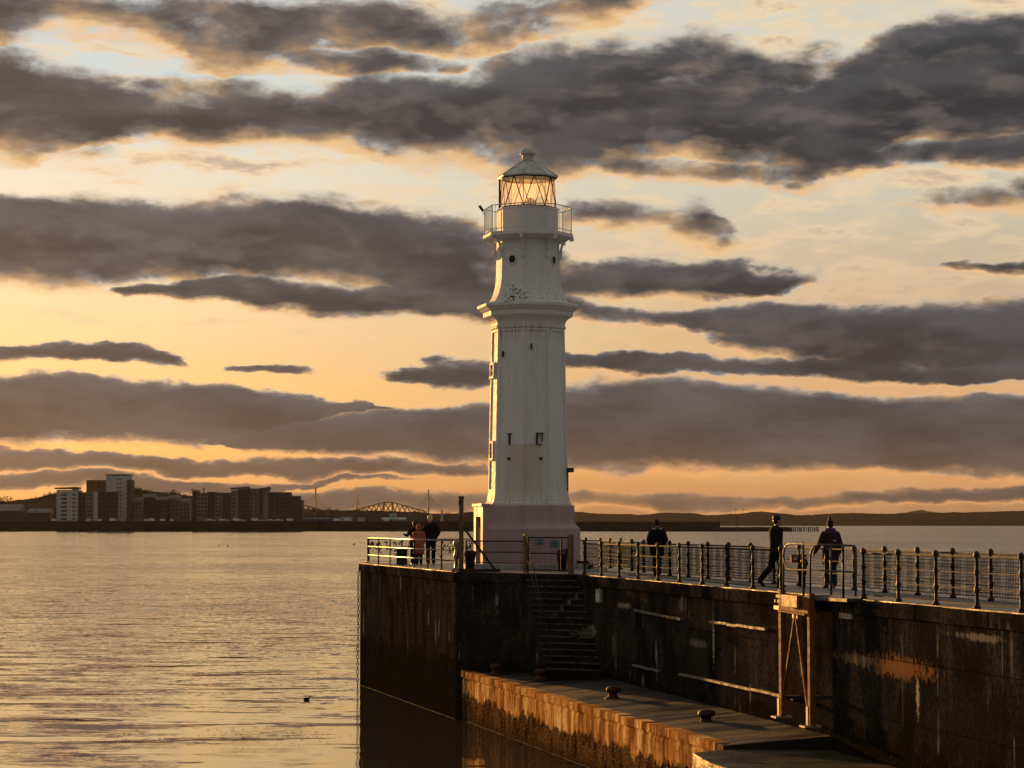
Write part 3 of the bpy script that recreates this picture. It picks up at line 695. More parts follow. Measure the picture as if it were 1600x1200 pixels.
# rusty fixings on the shaft
for (phi, off, y0, y1, w) in ((-31.5,.02,680,697,.2),(13.5,.1,679,697,.0)):
    zc = (lz(y0)+lz(y1))/2; R = rp(62.0); c, t, nn = face(phi, R, zc); hh = lz(y0)-lz(y1); b = MB(); ax = (t, nn, UPV)
    c = c + t*off
    if w: b.box(c+nn*.0+UPV*(hh/2), (.16,.07,.035), axes=ax); b.box(c-nn*.005, (.045,.05,hh), axes=ax)
    else:
        b.box(c+nn*.01+UPV*(hh/2), (.25,.1,.035), axes=ax); b.box(c-t*.1+nn*.01, (.045,.08,hh), axes=ax); b.box(c+t*.09+nn*.01+UPV*.05, (.03,.06,hh-.14), axes=ax); b.box(c+nn*.0-UPV*(hh/2)+t*.01, (.1,.07,.04), axes=ax)
    obj('bracket', b, M['rust'], lh)
for (phi, off, y) in ((-31.5,.0,718),(13.5,.14,718),(13.5,-.18,545),(-31.5,-.28,556)):
    c, t, nn = face(phi, rp(62.3 if y > 600 else 59), lz(y)); b = MB(); b.box(c+t*off+nn*.0, (.1,.1,.08) if y > 600 else (.04,.08,.2), axes=(t,nn,UPV)); obj('bolt', b, M['rust'], lh)
c, t, nn = face(58.5, rp(63.2), lz(735)); b = MB(); b.box(c+t*.5+nn*.12, (.16,.2,.16), axes=(t,nn,UPV)); b.box(c+t*.5+nn*.02, (.05,.12,.05), axes=(t,nn,UPV)); b.box(c+t*.5+nn*.01-UPV*.4, (.03,.05,.7), axes=(t,nn,UPV)); obj('wall_lamp', b, M['galv'], lh)
# gallery
GZ = 16.80; GR = rp(71.5)
b = MB(); b.rings([oring(rp(58),GZ-.24), oring(GR-.1,GZ-.16), oring(GR,GZ-.13), oring(GR,GZ-.02), oring(GR-.03,GZ)]); obj('gallery_floor', b, M['white'], lh)
for k in range(8):
    a = FI[k]; d = Vector((math.sin(a), -math.cos(a), 0)); o = Vector((LX,LY,0)); b = MB(); pts = []
    for q in range(9):
        th = math.pi/2*q/8; R = rp(51)+.02 + (GR-.12-rp(51))*(1-math.cos(th)); z = GZ-.72 + .55*math.sin(th)
        pts.append(o+d*R+UPV*z)
    b.tube(pts, .05, 6); b.box(o+d*(rp(50.5)+.02)+UPV*(GZ-.8), (.12,.12,.2), axes=(Vector((-d.y,d.x,0)), d, UPV)); b.box(o+d*(GR-.05)+UPV*(GZ-.2), (.1,.14,.14), axes=(Vector((-d.y,d.x,0)), d, UPV))
    obj('gallery_bracket', b, M['white'], lh)
b = MB(); zr = 17.74
for z, r in ((zr,.02),(GZ+.1,.014)): b.tube(oring(GR-.06, z), r, 5, closed=True)
for k in range(8):
    p, q = ov(GR-.06,0,k), ov(GR-.06,0,k+1)
    for j in range(9):
        s_ = p.lerp(q, j/9); b.beam(s_+UPV*GZ, s_+UPV*zr, .034 if j == 0 else .015)
obj('gallery_railing', b, M['white'], lh)
b = MB(); p = ov(GR,0,7)-Vector((.0,0,0)); p = ov(GR-.02,zr,6); b.beam(p+Vector((-.02,0,-.05)), p+Vector((-.16,0,.14)), .05,.1); b.beam(p+Vector((.02,0,-.2)), p+Vector((-.03,0,-.02)), .03); obj('floodlight', b, M['iron'], lh)
b = MB(); b.rings([oring(rp(48.5),GZ), oring(rp(48.5),lz(328)), oring(rp(50),lz(327)), oring(rp(50),lz(325)), oring(rp(46),lz(324.5))]); obj('lantern_wall', b, M['white'], lh)
# lantern glazing
gz0, gz1, gR = lz(325), lz(276), rp(45)
b = MB(); b.rings([oring(gR-.03, gz0), oring(gR-.03, gz1)], caps=False); obj('lantern_glass', b, M['lglass'], lh)
b = MB()
for k in range(8):
    lo, a, c = ov(gR,gz0,k), (ov(gR,gz1,k)+ov(gR,gz1,k-1))/2, (ov(gR,gz1,k)+ov(gR,gz1,k+1))/2
    b.beam(lo, a, .027); b.beam(lo, c, .027)
b.tube(oring(gR, gz0+.02), .035, 5, closed=True); b.tube(oring(gR, gz1-.02), .03, 5, closed=True)
for k in (0,1,3,5,6): b.beam(ov(gR,gz0,k), ov(gR,gz1,k), .02 if k != 6 else .07)
obj('astragal', b, M['iron'], lh)
b = MB(); b.rings([oring(gR+.0, gz1-.0), oring(rp(47.6), gz1+.0), oring(rp(48.2), gz1+.05), oring(rp(46.5), gz1+.07), oring(rp(30), lz(262)), oring(rp(10.5), lz(249)), oring(rp(9.5), lz(248))])
rf = obj('roof', b, M['lead'], lh)
b = MB()
for k in range(8): b.tube([ov(rp(47.5),gz1+.07,k), ov(rp(30.3),lz(261.7),k), ov(rp(10.3),lz(248.5),k)], .016, 5)
obj('roof_rib', b, M['lead'], rf)
b = MB(); b.lathe((LX,LY,0), [(rp(9.4),lz(249)),(rp(10.4),lz(248)),(rp(9.2),lz(246.5)),(rp(8.9),lz(240)),(rp(9.4),lz(239.2)),(rp(12.6),lz(238.6)),(rp(12.5),lz(236.8)),(rp(11.6),lz(233.5)),(rp(9.2),lz(230.4)),(rp(5.5),lz(228.4)),(rp(1.5),lz(227.6)),(rp(.6),lz(226.4))], 20)
obj('vent', b, M['lead'], rf)
b = MB(); b.lathe((LX+.1,LY,0), [(.1,gz0-.05),(.1,gz0+.1),(.19,gz0+.12),(.2,gz0+.3),(.12,gz0+.33),(.1,gz0+.4),(.02,gz0+.42)], 12); obj('lamp', b, M['iron'], lh)

# ------------------------------------------------------------------ railings
def mesh_panel(b, p, q, z0, z1, sp=.07, r=.0034):
    d = (q-p); L = d.length; k = max(1, int(L/sp))
    for i in range(1, k):
        a = p.lerp(q, i/k); b.beam(Vector((a.x,a.y,z0)), Vector((a.x,a.y,z1)), r*2)
    m_ = int((z1-z0)/sp)
    for j in range(m_+1):
        z = z0 + (z1-z0)*j/m_; b.beam(Vector((p.x,p.y,z)), Vector((q.x,q.y,z)), r*2)
PROF = [(.075,0),(.075,.04),(.038,.07),(.034,.27),(.044,.3),(.052,.345),(.044,.39),(.034,.42),(.031,.6),(.042,.63),(.049,.675),(.042,.72),(.031,.75),(.028,.93),(.045,.955),(.062,1.0),(.055,1.04),(.03,1.07),(.008,1.085)]
post_mesh = [None]
def iron_post(parent, p):
    if post_mesh[0] is None:
        b = MB(); b.lathe((0,0,0), PROF, 10); o = obj('post', b, M['iron']); post_mesh[0] = o.data; C.objects.unlink(o); bpy.data.objects.remove(o)
    o = bpy.data.objects.new('post', post_mesh[0]); C.objects.link(o); o.parent = parent; o.location = Vector((p.x, p.y, DK)) - origin(parent); return o
def railing(name, lab, pts, spacing, rails=(.97,.67,.37,.08), rr=(.02,.011,.011,.011), wire=True, posts='iron', mat_='rail', grp=None, first=True, last=True):
    r = thing(name, lab, 'railing', Vector((pts[0].x, pts[0].y, DK)), grp)
    br = MB(); bw = MB()
    for i, (a, c) in enumerate(zip(pts, pts[1:])):
        a, c = Vector((a.x,a.y,0)), Vector((c.x,c.y,0)); L = (c-a).length; k = max(1, round(L/spacing))
        for z, w in zip(rails, rr): br.tube([a+UPV*(DK+z), c+UPV*(DK+z)], w, 6)
        if wire: mesh_panel(bw, a, c, DK+rails[-1]+.01, DK+rails[0]-.02)
        for j in range(k+1):
            if (j == 0 and (i > 0 or not first)) or (j == k and i == len(pts)-2 and not last): continue
            p = a.lerp(c, j/k)
            if posts == 'iron': iron_post(r, p)
            else:
                b = MB(); b.box((p.x,p.y,DK+.52), (.05,.05,1.04)); obj('post', b, M['iron'], r)
    obj('rail', br, M[mat_], r)
    if wire: obj('wire_mesh', bw, M['wire'], r)
    return r
G1, G2 = on(821.5,895,DK), on(892,896.5,DK)
near0 = Dx + U*.3 + NL_*-.14
cage0 = wallpt(1214,0,-.14); cage0 = Vector((cage0.x, cage0.y, DK)); cage1 = wallpt(1341,0,-.14); cage1.z = DK
railing('pier_railing', 'iron railing with ball posts on the near walkway edge between gate and access frame', [near0, cage0], 2.0)
railing('pier_railing', 'iron railing with ball posts on the near walkway edge right of the access frame', [cage1, wl(52,-.14)], 2.0)
FR = [Vector((3.12,78.6,0)), far(2.8)+NL_*.14, far(60)+NL_*.14]
railing('pier_railing', 'iron railing with ball posts along the seaward edge of the walkway, behind the walkers', [FR[1], FR[2]], 2.0)
railing('pier_railing', 'dark railing round the back of the lighthouse, seen between tower and water', [Ax+Vector((.35,-.2,0)), E3+Vector((-.2,-.3,0)), E2+Vector((-.25,0,0)), FR[1]], 2.3)
hb = (Bx-Ax).normalized(); hn = Vector((-hb.y, hb.x, 0)); hn = hn if hn.x > 0 else -hn
HL0, HL1 = Ax+hb*.3+hn*.25, Bx-hb*1.3+hn*.3
hr = railing('head_railing', 'sunlit railing along the left edge of the pier head with small padlocks behind', [HL0, HL1], 2.2, rails=(1.02,.68,.34), rr=(.028,.022,.022), wire=False, posts='box', mat_='gold')
b = MB(); p = HL1; b.lathe((p.x,p.y,DK), [(.11,0),(.11,.06),(.065,.1),(.06,.38),(.085,.42),(.1,.5),(.085,.58),(.06,.62),(.065,.8),(.095,.86),(.105,.95),(.07,1.04),(.01,1.08)], 14); obj('corner_post', b, M['gold'], hr)
# front railing from steel post to gate
F0, F1_ = on(728,893.6,DK)+Vector((0,.25,0)), G1+Vector((0,.12,0))
railing('front_railing', 'dark wire mesh railing across the front of the pier head left of the gate', [F0, F1_], 3.0, rails=(1.02,.66,.31), rr=(.028,.018,.018), wire=True, posts='box', mat_='iron', last=False)
# gate
gt = thing('gate', 'black wire mesh gate at the top of the stairs before the pink lighthouse base', 'gate', Vector((G1.x,G1.y,DK)))
gd = (G2-G1); gL = gd.length; gd.normalize(); gn = Vector((gd.y,-gd.x,0))
for p in (G1, G2):
    b = MB(); b.box((p.x,p.y,DK+.61), (.13,.13,1.22), axes=(gd,gn,UPV)); b.lathe((p.x,p.y,DK+1.22), [(.075,0),(.05,.03),(.01,.05)], 8); obj('gate_post', b, M['post'], gt)
b = MB(); g0, g1 = G1+gd*.12, G2-gd*.12
for z in (1.15,.64,.1): b.beam(g0+UPV*z, g1+UPV*z, .045)
for p in (g0, g1, g1-gd*.3): b.beam(p+UPV*.08, p+UPV*1.16, .05)
obj('gate_frame', b, M['iron'], gt)
b = MB(); mesh_panel(b, Vector((g0.x,g0.y,0)), Vector((g1.x,g1.y,0)), DK+.12, DK+1.13, .08, .0035); obj('wire_mesh', b, M['wire'], gt)
b = MB(); b.box(g1-gd*.12+UPV*.7+gn*.02, (.14,.08,.18), axes=(gd,gn,UPV)); obj('lock', b, M['galv'], gt)
# stair handrail
hrl = thing('handrail', 'thin steel handrail running down the left side of the stairs', 'handrail', Vector((Cx.x,Cx.y,DK)))
b = MB(); o = Cx + sx*.12
def sp(f, h): p = o + SD*(3.25*f); return Vector((p.x, p.y, DK-(DK-QW)*f+h))
b.tube([sp(-.06,1.08), sp(-.02,1.02), sp(.1,.93), sp(.5,.88), sp(.92,.86)], .016, 6); b.tube([sp(.0,.42), sp(.5,.4), sp(.9,.38)], .012, 6)
obj('rail', b, M['iron'], hrl)
for f in (.0,.3,.62,.92):
    b = MB(); b.beam(sp(f,0), sp(f,.9), .035); obj('post', b, M['iron'], hrl)

# ------------------------------------------------------------------ steel post with braces at the front corner
P0 = on(720.5,893.8,DK); P0 = P0+Vector((0,.15,0))
mst = thing('steel_post', 'tall square steel post with diagonal brace at the front corner of the pier head', 'post', Vector((P0.x,P0.y,DK)))
b = MB(); b.box((P0.x,P0.y,DK+1.22), (.15,.15,2.44)); obj('post', b, M['post'], mst)
b = MB(); b.box((P0.x,P0.y,DK+2.47), (.18,.18,.07)); b.box((P0.x-.04,P0.y-.02,DK+2.3), (.1,.17,.16)); obj('cap', b, M['iron'], mst)
b = MB(); b.beam((P0.x+.05,P0.y,DK+1.5),(P0.x+1.12,P0.y-.05,DK+.07),.07); obj('brace', b, M['iron'], mst)
b = MB(); b.beam((P0.x-.05,P0.y+.02,DK+.95),(P0.x-.2,P0.y,DK+.05),.04); obj('brace', b, M['iron'], mst)
b = MB(); b.box((P0.x+.5,P0.y-.03,DK+.05), (1.6,.16,.1)); obj('base_beam', b, M['iron'], mst)
b = MB(); b.box((P0.x-.16,P0.y-.05,DK+.07), (.19,.22,.14)); obj('foot', b, M['gold'], mst)
# bins and box
def tub(px, py, w0, w1, h, D, lab):
    p = at(px, py, D); p.z = DK; b = MB(); b.lathe(p, [(w0,0),(w1*.96,h*.86),(w1*1.03,h*.88),(w1*1.03,h*.93),(w1*.9,h),(w1*.55,h*1.05)], 16)
    t_ = thing('litter_bin', lab, 'bin', p, 'tapered bins by the lighthouse'); obj('body', b, M['dark'], t_)
    b = MB(); b.lathe(p, [(w1*1.04,h*.8),(w1*1.06,h*.83),(w1*1.04,h*.86)], 16); obj('rim', b, M['iron'], t_)
tub(734.5, 890, .13, .2, .66, 78.2, 'dark tapered litter bin behind the diagonal brace of the steel post')
tub(878.5, 890, .12, .19, .7, 77.2, 'dark tapered litter bin behind the right end of the gate')
p = at(628, 884, 89.5); p.z = DK; t_ = thing('storage_box', 'dark box on the deck behind the sunlit railing, left of the three people', 'box', p)
b = MB(); b.box(p+UPV*.28, (.4,.4,.56)); obj('body', b, M['dark'], t_); b = MB(); b.box(p+UPV*.59, (.44,.44,.06)); obj('lid', b, M['iron'], t_)
# padlocks on the mesh at the back of the pier head
t_ = MB(); t_.box((0,0,-.045), (.055,.024,.05)); t_.tube([(-.017,0,-.02),(-.017,0,.012),(0,0,.028),(.017,0,.012),(.017,0,-.02)], .006, 5)
lk = obj('padlock', t_, M['iron']); a0, a1 = Ax+Vector((.35,-.2,0)), E3+Vector((-.2,-.3,0)); locks = []
for i in range(120):
    o = lk if i == 0 else lk.copy()
    if i: C.objects.link(o)
    f = rnd.random()**1.5*.72; z = .9-abs(rnd.gauss(0,.2)) if i % 4 else rnd.uniform(.3,.9); p = a0.lerp(a1, f)
    o.location = (p.x, p.y-.02, DK+max(.15,z)); o.rotation_euler = (0, rnd.uniform(-.5,.5), rnd.uniform(-.6,.6)); k = rnd.uniform(.9,1.6); o.scale = (k,k,k)
    tag(o, 'small dark padlock hooked on the wire mesh at the back of the pier head', 'padlock', 'padlocks on the railing mesh')
# signs on the pink base, on the wall and on the far railing
for (x, y, w, h, lab) in ((843.5,845.5,.27,.2,'pale blue notice on the pink lighthouse base, the left one of two'),(866.5,849.5,.3,.22,'pale blue notice on the pink lighthouse base, the right one of two')):
    c, t, nn = face(13.5, rp(82), 0); d = direction(x, y); o = Vector((0,0,CZ)); q = o + d*((c+nn*.03-o).dot(nn)/d.dot(nn))
    s_ = thing('notice', lab, 'notice', q, 'notices on the lighthouse base'); b = MB(); b.box(q, (w,.02,h), axes=(t,nn,UPV)); obj('board', b, M['signb'], s_)
    b = MB()
    for k in range(4): b.box(q+nn*.012+UPV*(h*(.3-.2*k))-t*(w*.04*(k % 2)), (w*(.75-.12*(k % 3)),.004,.012), axes=(t,nn,UPV))
    obj('text_lines', b, M['navy'], s_)
q = wallpt(936.5,931,.03); s_ = thing('wall_box', 'small grey box with white notice on the pier wall beside the stairs', 'box', q)
b = MB(); b.box(q, (.1,.55,.4), axes=(NL_,U,UPV)); b.beam(q+UPV*.2, q+UPV*.26, .03); obj('casing', b, M['conc'], s_); b = MB(); b.box(q+NL_*.055-UPV*.03, (.02,.36,.26), axes=(NL_,U,UPV)); obj('notice', b, M['sign'], s_)
d = (FR[2]-FR[1]).normalized()
def farpt(px, py): dr = direction(px, py); o = Vector((0,0,CZ)); nn = Vector((d.y,-d.x,0)); a = FR[1]+Vector((0,0,0)); a = Vector((a.x,a.y,0)); return o+dr*((a-o).dot(nn)/dr.dot(nn))
q = farpt(1248,873); b = MB(); b.box(q-d.cross(UPV)*0, (.4,.02,.21), axes=(Vector((1,0,0)),Vector((0,1,0)),UPV)); s_ = thing('red_sign', 'small red sign on the seaward railing behind the access frame', 'sign', q); obj('board', b, M['red'], s_)
b = MB(); b.box(q+Vector((0,-.014,0)), (.26,.006,.05)); b.box(q+Vector((0,-.014,.06)), (.2,.006,.02)); obj('lettering', b, M['sign'], s_)
q = farpt(971,856); s_ = thing('rescue_bag', 'yellow rescue throw bag hanging on the seaward railing beside the lighthouse', 'throw bag', q)
b = MB(); b.ball(q, (.1,.09,.2), 12, 8); obj('bag', b, M['yellow'], s_); b = MB(); b.tube([q+Vector((-.05,0,.15)), q+Vector((-.06,0,.33)), q+Vector((0,0,.36)), q+Vector((.04,0,.17))], .018, 6); obj('strap', b, M['sign'], s_)
p = on(911,889,DK); b = MB()
for k in range(7): b.tube([p+Vector((math.cos(a)*(.3-.02*k)+rnd.uniform(-.02,.02), math.sin(a)*(.3-.02*k), .04+.035*k+rnd.uniform(-.01,.02))) for a in [i*math.pi/8 for i in range(16)]], .03, 5, closed=True)
tag(obj('rope_coil', b, M['timber'], None, p), 'dark coil of rope on the deck right of the gate post', 'rope')

# ------------------------------------------------------------------ bollards on the quay
def bollard(px, py, s, lab, z=QZ+.05, D=None):
    p = on(px, py, z)
    if D: p = at(px, py, D); p.z = z
    t_ = thing('bollard', lab, 'bollard', p, 'rusty mooring bollards on the quay'); b = MB()
    prof = [(.2,-.08),(.2,.02),(.15,.05),(.125,.12),(.13,.18),(.19,.21),(.215,.26),(.2,.33),(.12,.375),(.03,.385)]
    n_ = 18; rg = []
    for (r, z_) in prof: rg.append([p+Vector((s*r*math.cos(2*math.pi*k/n_)*(1+.1*math.cos(6*math.pi*k/n_)*(z_ > .19))*1.12, s*r*math.sin(2*math.pi*k/n_)*(1+rnd.uniform(-.04,.04)), s*z_)) for k in range(n_)])
    b.rings(rg, True, True); obj('head', b, M['rust'], t_)
    b = MB(); b.lathe(p, [(.26*s,-.1),(.26*s,.015),(.2*s,.03)], 14); obj('base', b, M['rust'], t_)
bollard(775,1045,.85,'farthest of the rusty bollards, by the shaded front of the pier head', QZ+.06, 74.6)
bollard(844.5,1061,.8,'rusty bollard second from the pier head, in front of the stairs', QZ+.15)
bollard(957.5,1091,.85,'rusty bollard third from the pier head, with a red base', QZ+.1)
bollard(1103,1131,.9,'nearest of the rusty bollards, beside the sunlit end of the quay edge')

# ------------------------------------------------------------------ access frame and its guard rails
af = thing('access_frame', 'steel ladder frame against the pier wall with lit ochre beam and crossed struts', 'frame', wallpt(1243,1130,.3))
OF = .42
def fp(px, py, off=OF): return wallpt(px, py, off)
la, lb = fp(1222,1120), fp(1266,1135)
for (x, y0, y1) in ((1222,921,1121),(1267,927,1136)):
    a = fp(x, y0); c = fp(x, y1); c = Vector((a.x,a.y,c.z)); b = MB(); b.box((a+c)/2, (.13,.15,(a-c).length), axes=(NL_,U,UPV)); lg = obj('leg', b, M['ochre'], af)
    b = MB(); b.box(c+UPV*.02+NL_*.03, (.4,.34,.04), axes=(NL_,U,UPV)); b.box(c+UPV*.25+NL_*.1, (.03,.12,.4), axes=(NL_,U,UPV)); obj('foot_plate', b, M['plate'], lg)
a, c = fp(1224,941,OF+.02), fp(1266,947,OF+.02)
b = MB(); b.beam(a, c, .12, .34); b.beam(a-UPV*.19+NL_*.02, c-UPV*.19+NL_*.02, .24, .03); obj('beam', b, M['ochre'], af)
m_ = (a+c)/2 ; b = MB(); b.box(m_+UPV*.07+NL_*.1, (.16,1.05,.26), axes=(NL_,U,UPV)); obj('box', b, M['brownbox'], af)
ap_ = fp(1243,956); b = MB(); b.box(ap_-UPV*.02, (.04,.34,.26), axes=(NL_,U,UPV)); obj('bracket', b, M['plate'], af)
for (x, y) in ((1225,1078),(1263,1112)):
    q = fp(x, y); b = MB(); b.beam(ap_, q, .055); obj('strut', b, M['ochre'], af)
for x, y in ((1222,935),(1267,935),(1222,1090),(1267,1090)):
    b = MB(); a = fp(x, y); b.beam(a, a-NL_*OF, .12, .14 if y < 1000 else .08); obj('stay', b, M['galv'], af)
for (x, y, w, h, lab) in ((1216.5,939,.55,.4,'pale grey bolted plate on the pier wall left of the access frame'),(1322,951.5,.75,.42,'pale grey bolted plate on the pier wall right of the access frame')):
    q = fp(x, y, .03); s_ = thing('wall_plate', lab, 'plate', q, 'bolted plates on the pier wall'); b = MB(); b.box(q, (.05,w,h), axes=(NL_,U,UPV)); obj('plate', b, M['plate'], s_)
    for e in (-1,1): b = MB(); b.box(q+NL_*.035+U*(e*w*.2), (.04,.08,.07), axes=(NL_,U,UPV)); obj('bolt', b, M['iron'], s_)
gr = thing('guard_rail', 'rounded tubular guard rails round the head of the access frame', 'guard rail', wallpt(1280,930,.2))
def gp(px, py, off): return wallpt(px, py, off)
def D_(px, off): return gp(px, 900, off)
b = MB()
OO = .45
b.tube([gp(1224,930,OO), gp(1224,866,OO), gp(1225.5,857,OO), gp(1230,851,OO), gp(1236,849.5,OO), gp(1275,851,OO-.1), gp(1316,852,.2), gp(1335,853,.0), gp(1337,856,.0), gp(1337,932,.0)], .024, 8); 
b.tube([gp(1224.5,872,OO), gp(1227,883,OO), gp(1232,888.5,OO), gp(1238,890,OO), gp(1275,891,OO-.1), gp(1316,893,.2), gp(1337,894,.0)], .018, 8)
b.tube([gp(1266,930,OO), gp(1266,869,OO), gp(1268,860,OO), gp(1273,854,OO-.05), gp(1281,851,OO-.1)], .023, 8)
obj('rail', b, M['galv'], gr)
for (x, y0, y1, o_) in ((1255,847,932,.3),(1317,852,945,.1),(1298,852,930,.2)):
    b = MB(); a = gp(x, y0, o_); c = gp(x, y1, o_); c = Vector((a.x,a.y,c.z)); b.tube([a, c], .026, 8); obj('post', b, M['iron' if x != 1298 else 'galv'], gr)
b = MB(); a = gp(1225,931,.3); c = gp(1337,938,.1); b.beam(a, c, .4, .07); obj('platform', b, M['galv'], gr)

# ------------------------------------------------------------------ far shore
M['hill'] = simple('wooded_hillside', (.013,.013,.014), (.022,.021,.02), .9, 0, .02, 0, 0)
M['shore'] = simple('dark_shore', (.012,.01,.009), (.02,.017,.014), .9, 0, .05, 0, 0)
M['trunk'] = simple('bark', (.03,.022,.016)); M['leaf'] = simple('dark_winter_foliage', (.03,.028,.018), (.05,.04,.025), .9)
M['bwhite'] = simple('pale_render', (.42,.43,.42), (.34,.34,.33), .7, 0, .3); M['bbrown'] = simple('brown_cladding', (.17,.1,.055), (.13,.08,.045), .7, 0, .3)
M['bdark'] = simple('dark_brick', (.075,.055,.045), (.055,.04,.034), .8, 0, .3); M['bgrey'] = simple('grey_cladding', (.17,.165,.155), (.13,.125,.12), .7, 0, .3)
M['btan'] = simple('tan_brick', (.2,.155,.115), (.15,.115,.085), .8, 0, .3); M['broof'] = simple('slate_roof', (.12,.12,.13), (.09,.09,.1), .6, 0, .3)
M['bglass'] = simple('far_window_glass', (.02,.022,.025), (.03,.03,.032), .15); M['teal'] = simple('pale_green_roof', (.25,.36,.31), (.2,.3,.26), .5)
M['blue'] = simple('blue_shed_cladding', (.04,.075,.13), (.03,.06,.1), .6); M['steel'] = simple('far_bridge_steel', (.045,.03,.024), (.04,.027,.022), .9, 0, 4, 0, 0); M['pylon'] = simple('pale_bridge_pylon', (.16,.15,.14), (.13,.125,.12), .7)
M['car'] = simple('white_van_paint', (.7,.7,.68), (.6,.6,.58), .3)
rnd = random.Random(11)
def ridge(name, pts, D0, D1, D2, bump_, step=3.0, seed=0, rows=6):
    """hill whose skyline passes through the given photo points when seen from the pier"""
    r = random.Random(seed); xs = []; x = pts[0][0]
    while x <= pts[-1][0]: xs.append(x); x += step
    def yt(x):
        for (a, ya), (c, yc) in zip(pts, pts[1:]):
            if a <= x <= c: f = (x-a)/(c-a); f = f*f*(3-2*f); return ya+(yc-ya)*f
        return pts[-1][1]
    cur = 0; tops = []
    for x in xs:
        cur = cur*.7 + r.uniform(-1, 1)*bump_*.5; tops.append(at(x, yt(x)+cur, D1))
    grid = []
    for i, x in enumerate(xs):
        t = tops[i]; col = []
        for j in range(rows+1):
            f = j/rows; D = D0+(D1-D0)*f; q = at(x, 818, D); z = t.z*(f**.75)*(1+(.06*math.sin(x*.05+j*1.7) if 0 < j < rows else 0)); col.append(Vector((q.x, D, max(0, z) if j else -2)))
        q = at(x, 818, D2); col.append(Vector((q.x, D2, -2))); grid.append(col)
    k = rows+2; vs = [v for c in grid for v in c]
    fs = [(i*k+j, (i+1)*k+j, (i+1)*k+j+1, i*k+j+1) for i in range(len(xs)-1) for j in range(k-1)]
    return struct(name, MB().add(vs, fs, True), M['hill'])
ridge('hills', [(-200,782),(0,784),(50,779),(90,771),(150,770),(205,764),(250,769),(300,775),(380,782),(470,796),(520,797),(580,798),(640,799),(690,803),(760,801),(800,803)], 2500, 3400, 4200, .9, 2.0, 1)
ridge('hills', [(600,812),(660,806),(700,803),(740,799),(800,796),(870,799),(900,800),(950,803),(1000,804),(1040,801.5),(1075,801.5),(1110,805),(1150,803),(1190,799),(1215,801.5),(1250,805),(1320,801.5),(1400,802.5),(1450,801),(1500,800.5),(1600,798),(1800,794)], 6400, 7600, 9000, .7, 2.5, 2)
ridge('hills', [(640,810),(700,804),(740,801.5),(800,800),(900,801),(1000,806),(1380,806),(1410,801),(1436,797.5),(1441,796.5),(1450,799),(1480,803),(1560,806)], 12500, 13500, 15000, .3, 4, 3)
# the long harbour breakwater and the quay land behind it
def bar(name, lab, cat, x0, x1, ytop, D, depth, mat_, stone=True, seed=1):
    r = random.Random(seed); b = MB(); k = max(4, int((x1-x0)/4)); rows = []
    for i in range(k+1):
        x = x0+(x1-x0)*i/k; t = at(x, ytop, D); j = r.uniform(-.25,.25) if stone else 0
        rows.append([Vector((t.x, D-3, -2)), Vector((t.x, D-2.5, t.z*.35+j)), Vector((t.x, D-.5, t.z*.9+j*.6)), Vector((t.x, D, t.z+j*.4)), Vector((t.x, D+depth, t.z+j*.4)), Vector((t.x, D+depth+2, -2))])
    n_ = 6; vs = [v for q in rows for v in q]
    b.add(vs, [(i*n_+j, (i+1)*n_+j, (i+1)*n_+j+1, i*n_+j+1) for i in range(k) for j in range(n_-1)] + [tuple(range(n_)), tuple(reversed(range(k*n_, k*n_+n_)))])
    return tag(obj(name, b, mat_, None, (rows[0][0].x, D, 0)), lab, cat)
bar('sea_wall', 'long dark sea wall below the far flats, from the left edge to the lighthouse', 'sea wall', -120, 745, 814.5, 1990, 12, M['shore'], seed=2)
bar('breakwater', 'dark flat topped breakwater right of the lighthouse', 'breakwater', 700, 1125, 815.5, 1960, 10, M['shore'], seed=3)
bar('low_breakwater', 'lower thin breakwater reaching behind the walking man', 'breakwater', 880, 1236, 823.5, 1900, 8, M['shore'], seed=4)
b = MB(); g0, g1 = at(-200,818,2002), at(760,818,2002); gz = at(0,815,2100).z
b.prism([(g0.x,2002),(g1.x,2002),(g1.x*1.3,2700),(g0.x*1.35,2700)], -2, gz); struct('ground', b, M['shore'])
for i in range(15):
    x = 1237.5+i*2.9+rnd.uniform(-.4,.4); p = at(x, 831, 1890); b = MB(); h = at(x, 823.2+rnd.uniform(-.3,.8), 1890).z; b.box((p.x,p.y,(h-2)/2), (.75+rnd.uniform(-.2,.3),.8,h+2)); b.box((p.x,p.y,h), (1.0,1.0,.3))
    tag(obj('timber_pile', b, M['timber'], None, (p.x,p.y,0)), 'upright timber pile in the row off the low breakwater end', 'pile', 'timber piles beyond the breakwater')
p = at(1152,824,1905); b = MB(); b.box((p.x,p.y,6), (.5,.5,12)); b.box((p.x,p.y,12), (1.2,1.2,1.0)); tag(obj('marker_post', b, M['timber'], None, (p.x,p.y,0)), 'small marker post standing on the low breakwater', 'post')
for x, lab in ((1149.5,'thin radio mast on the far hill, the left one of two'),(1161,'thin radio mast on the far hill, the right one of two')):
    p = at(x, 803, 7500); t_ = at(x, 794, 7500); b = MB(); b.beam(Vector((p.x,p.y,p.z-20)), t_, 1.6); b.box(t_-UPV*4, (4,2,2)); tag(obj('radio_mast', b, M['trunk'], None, p), lab, 'mast', 'radio masts on the far hill')

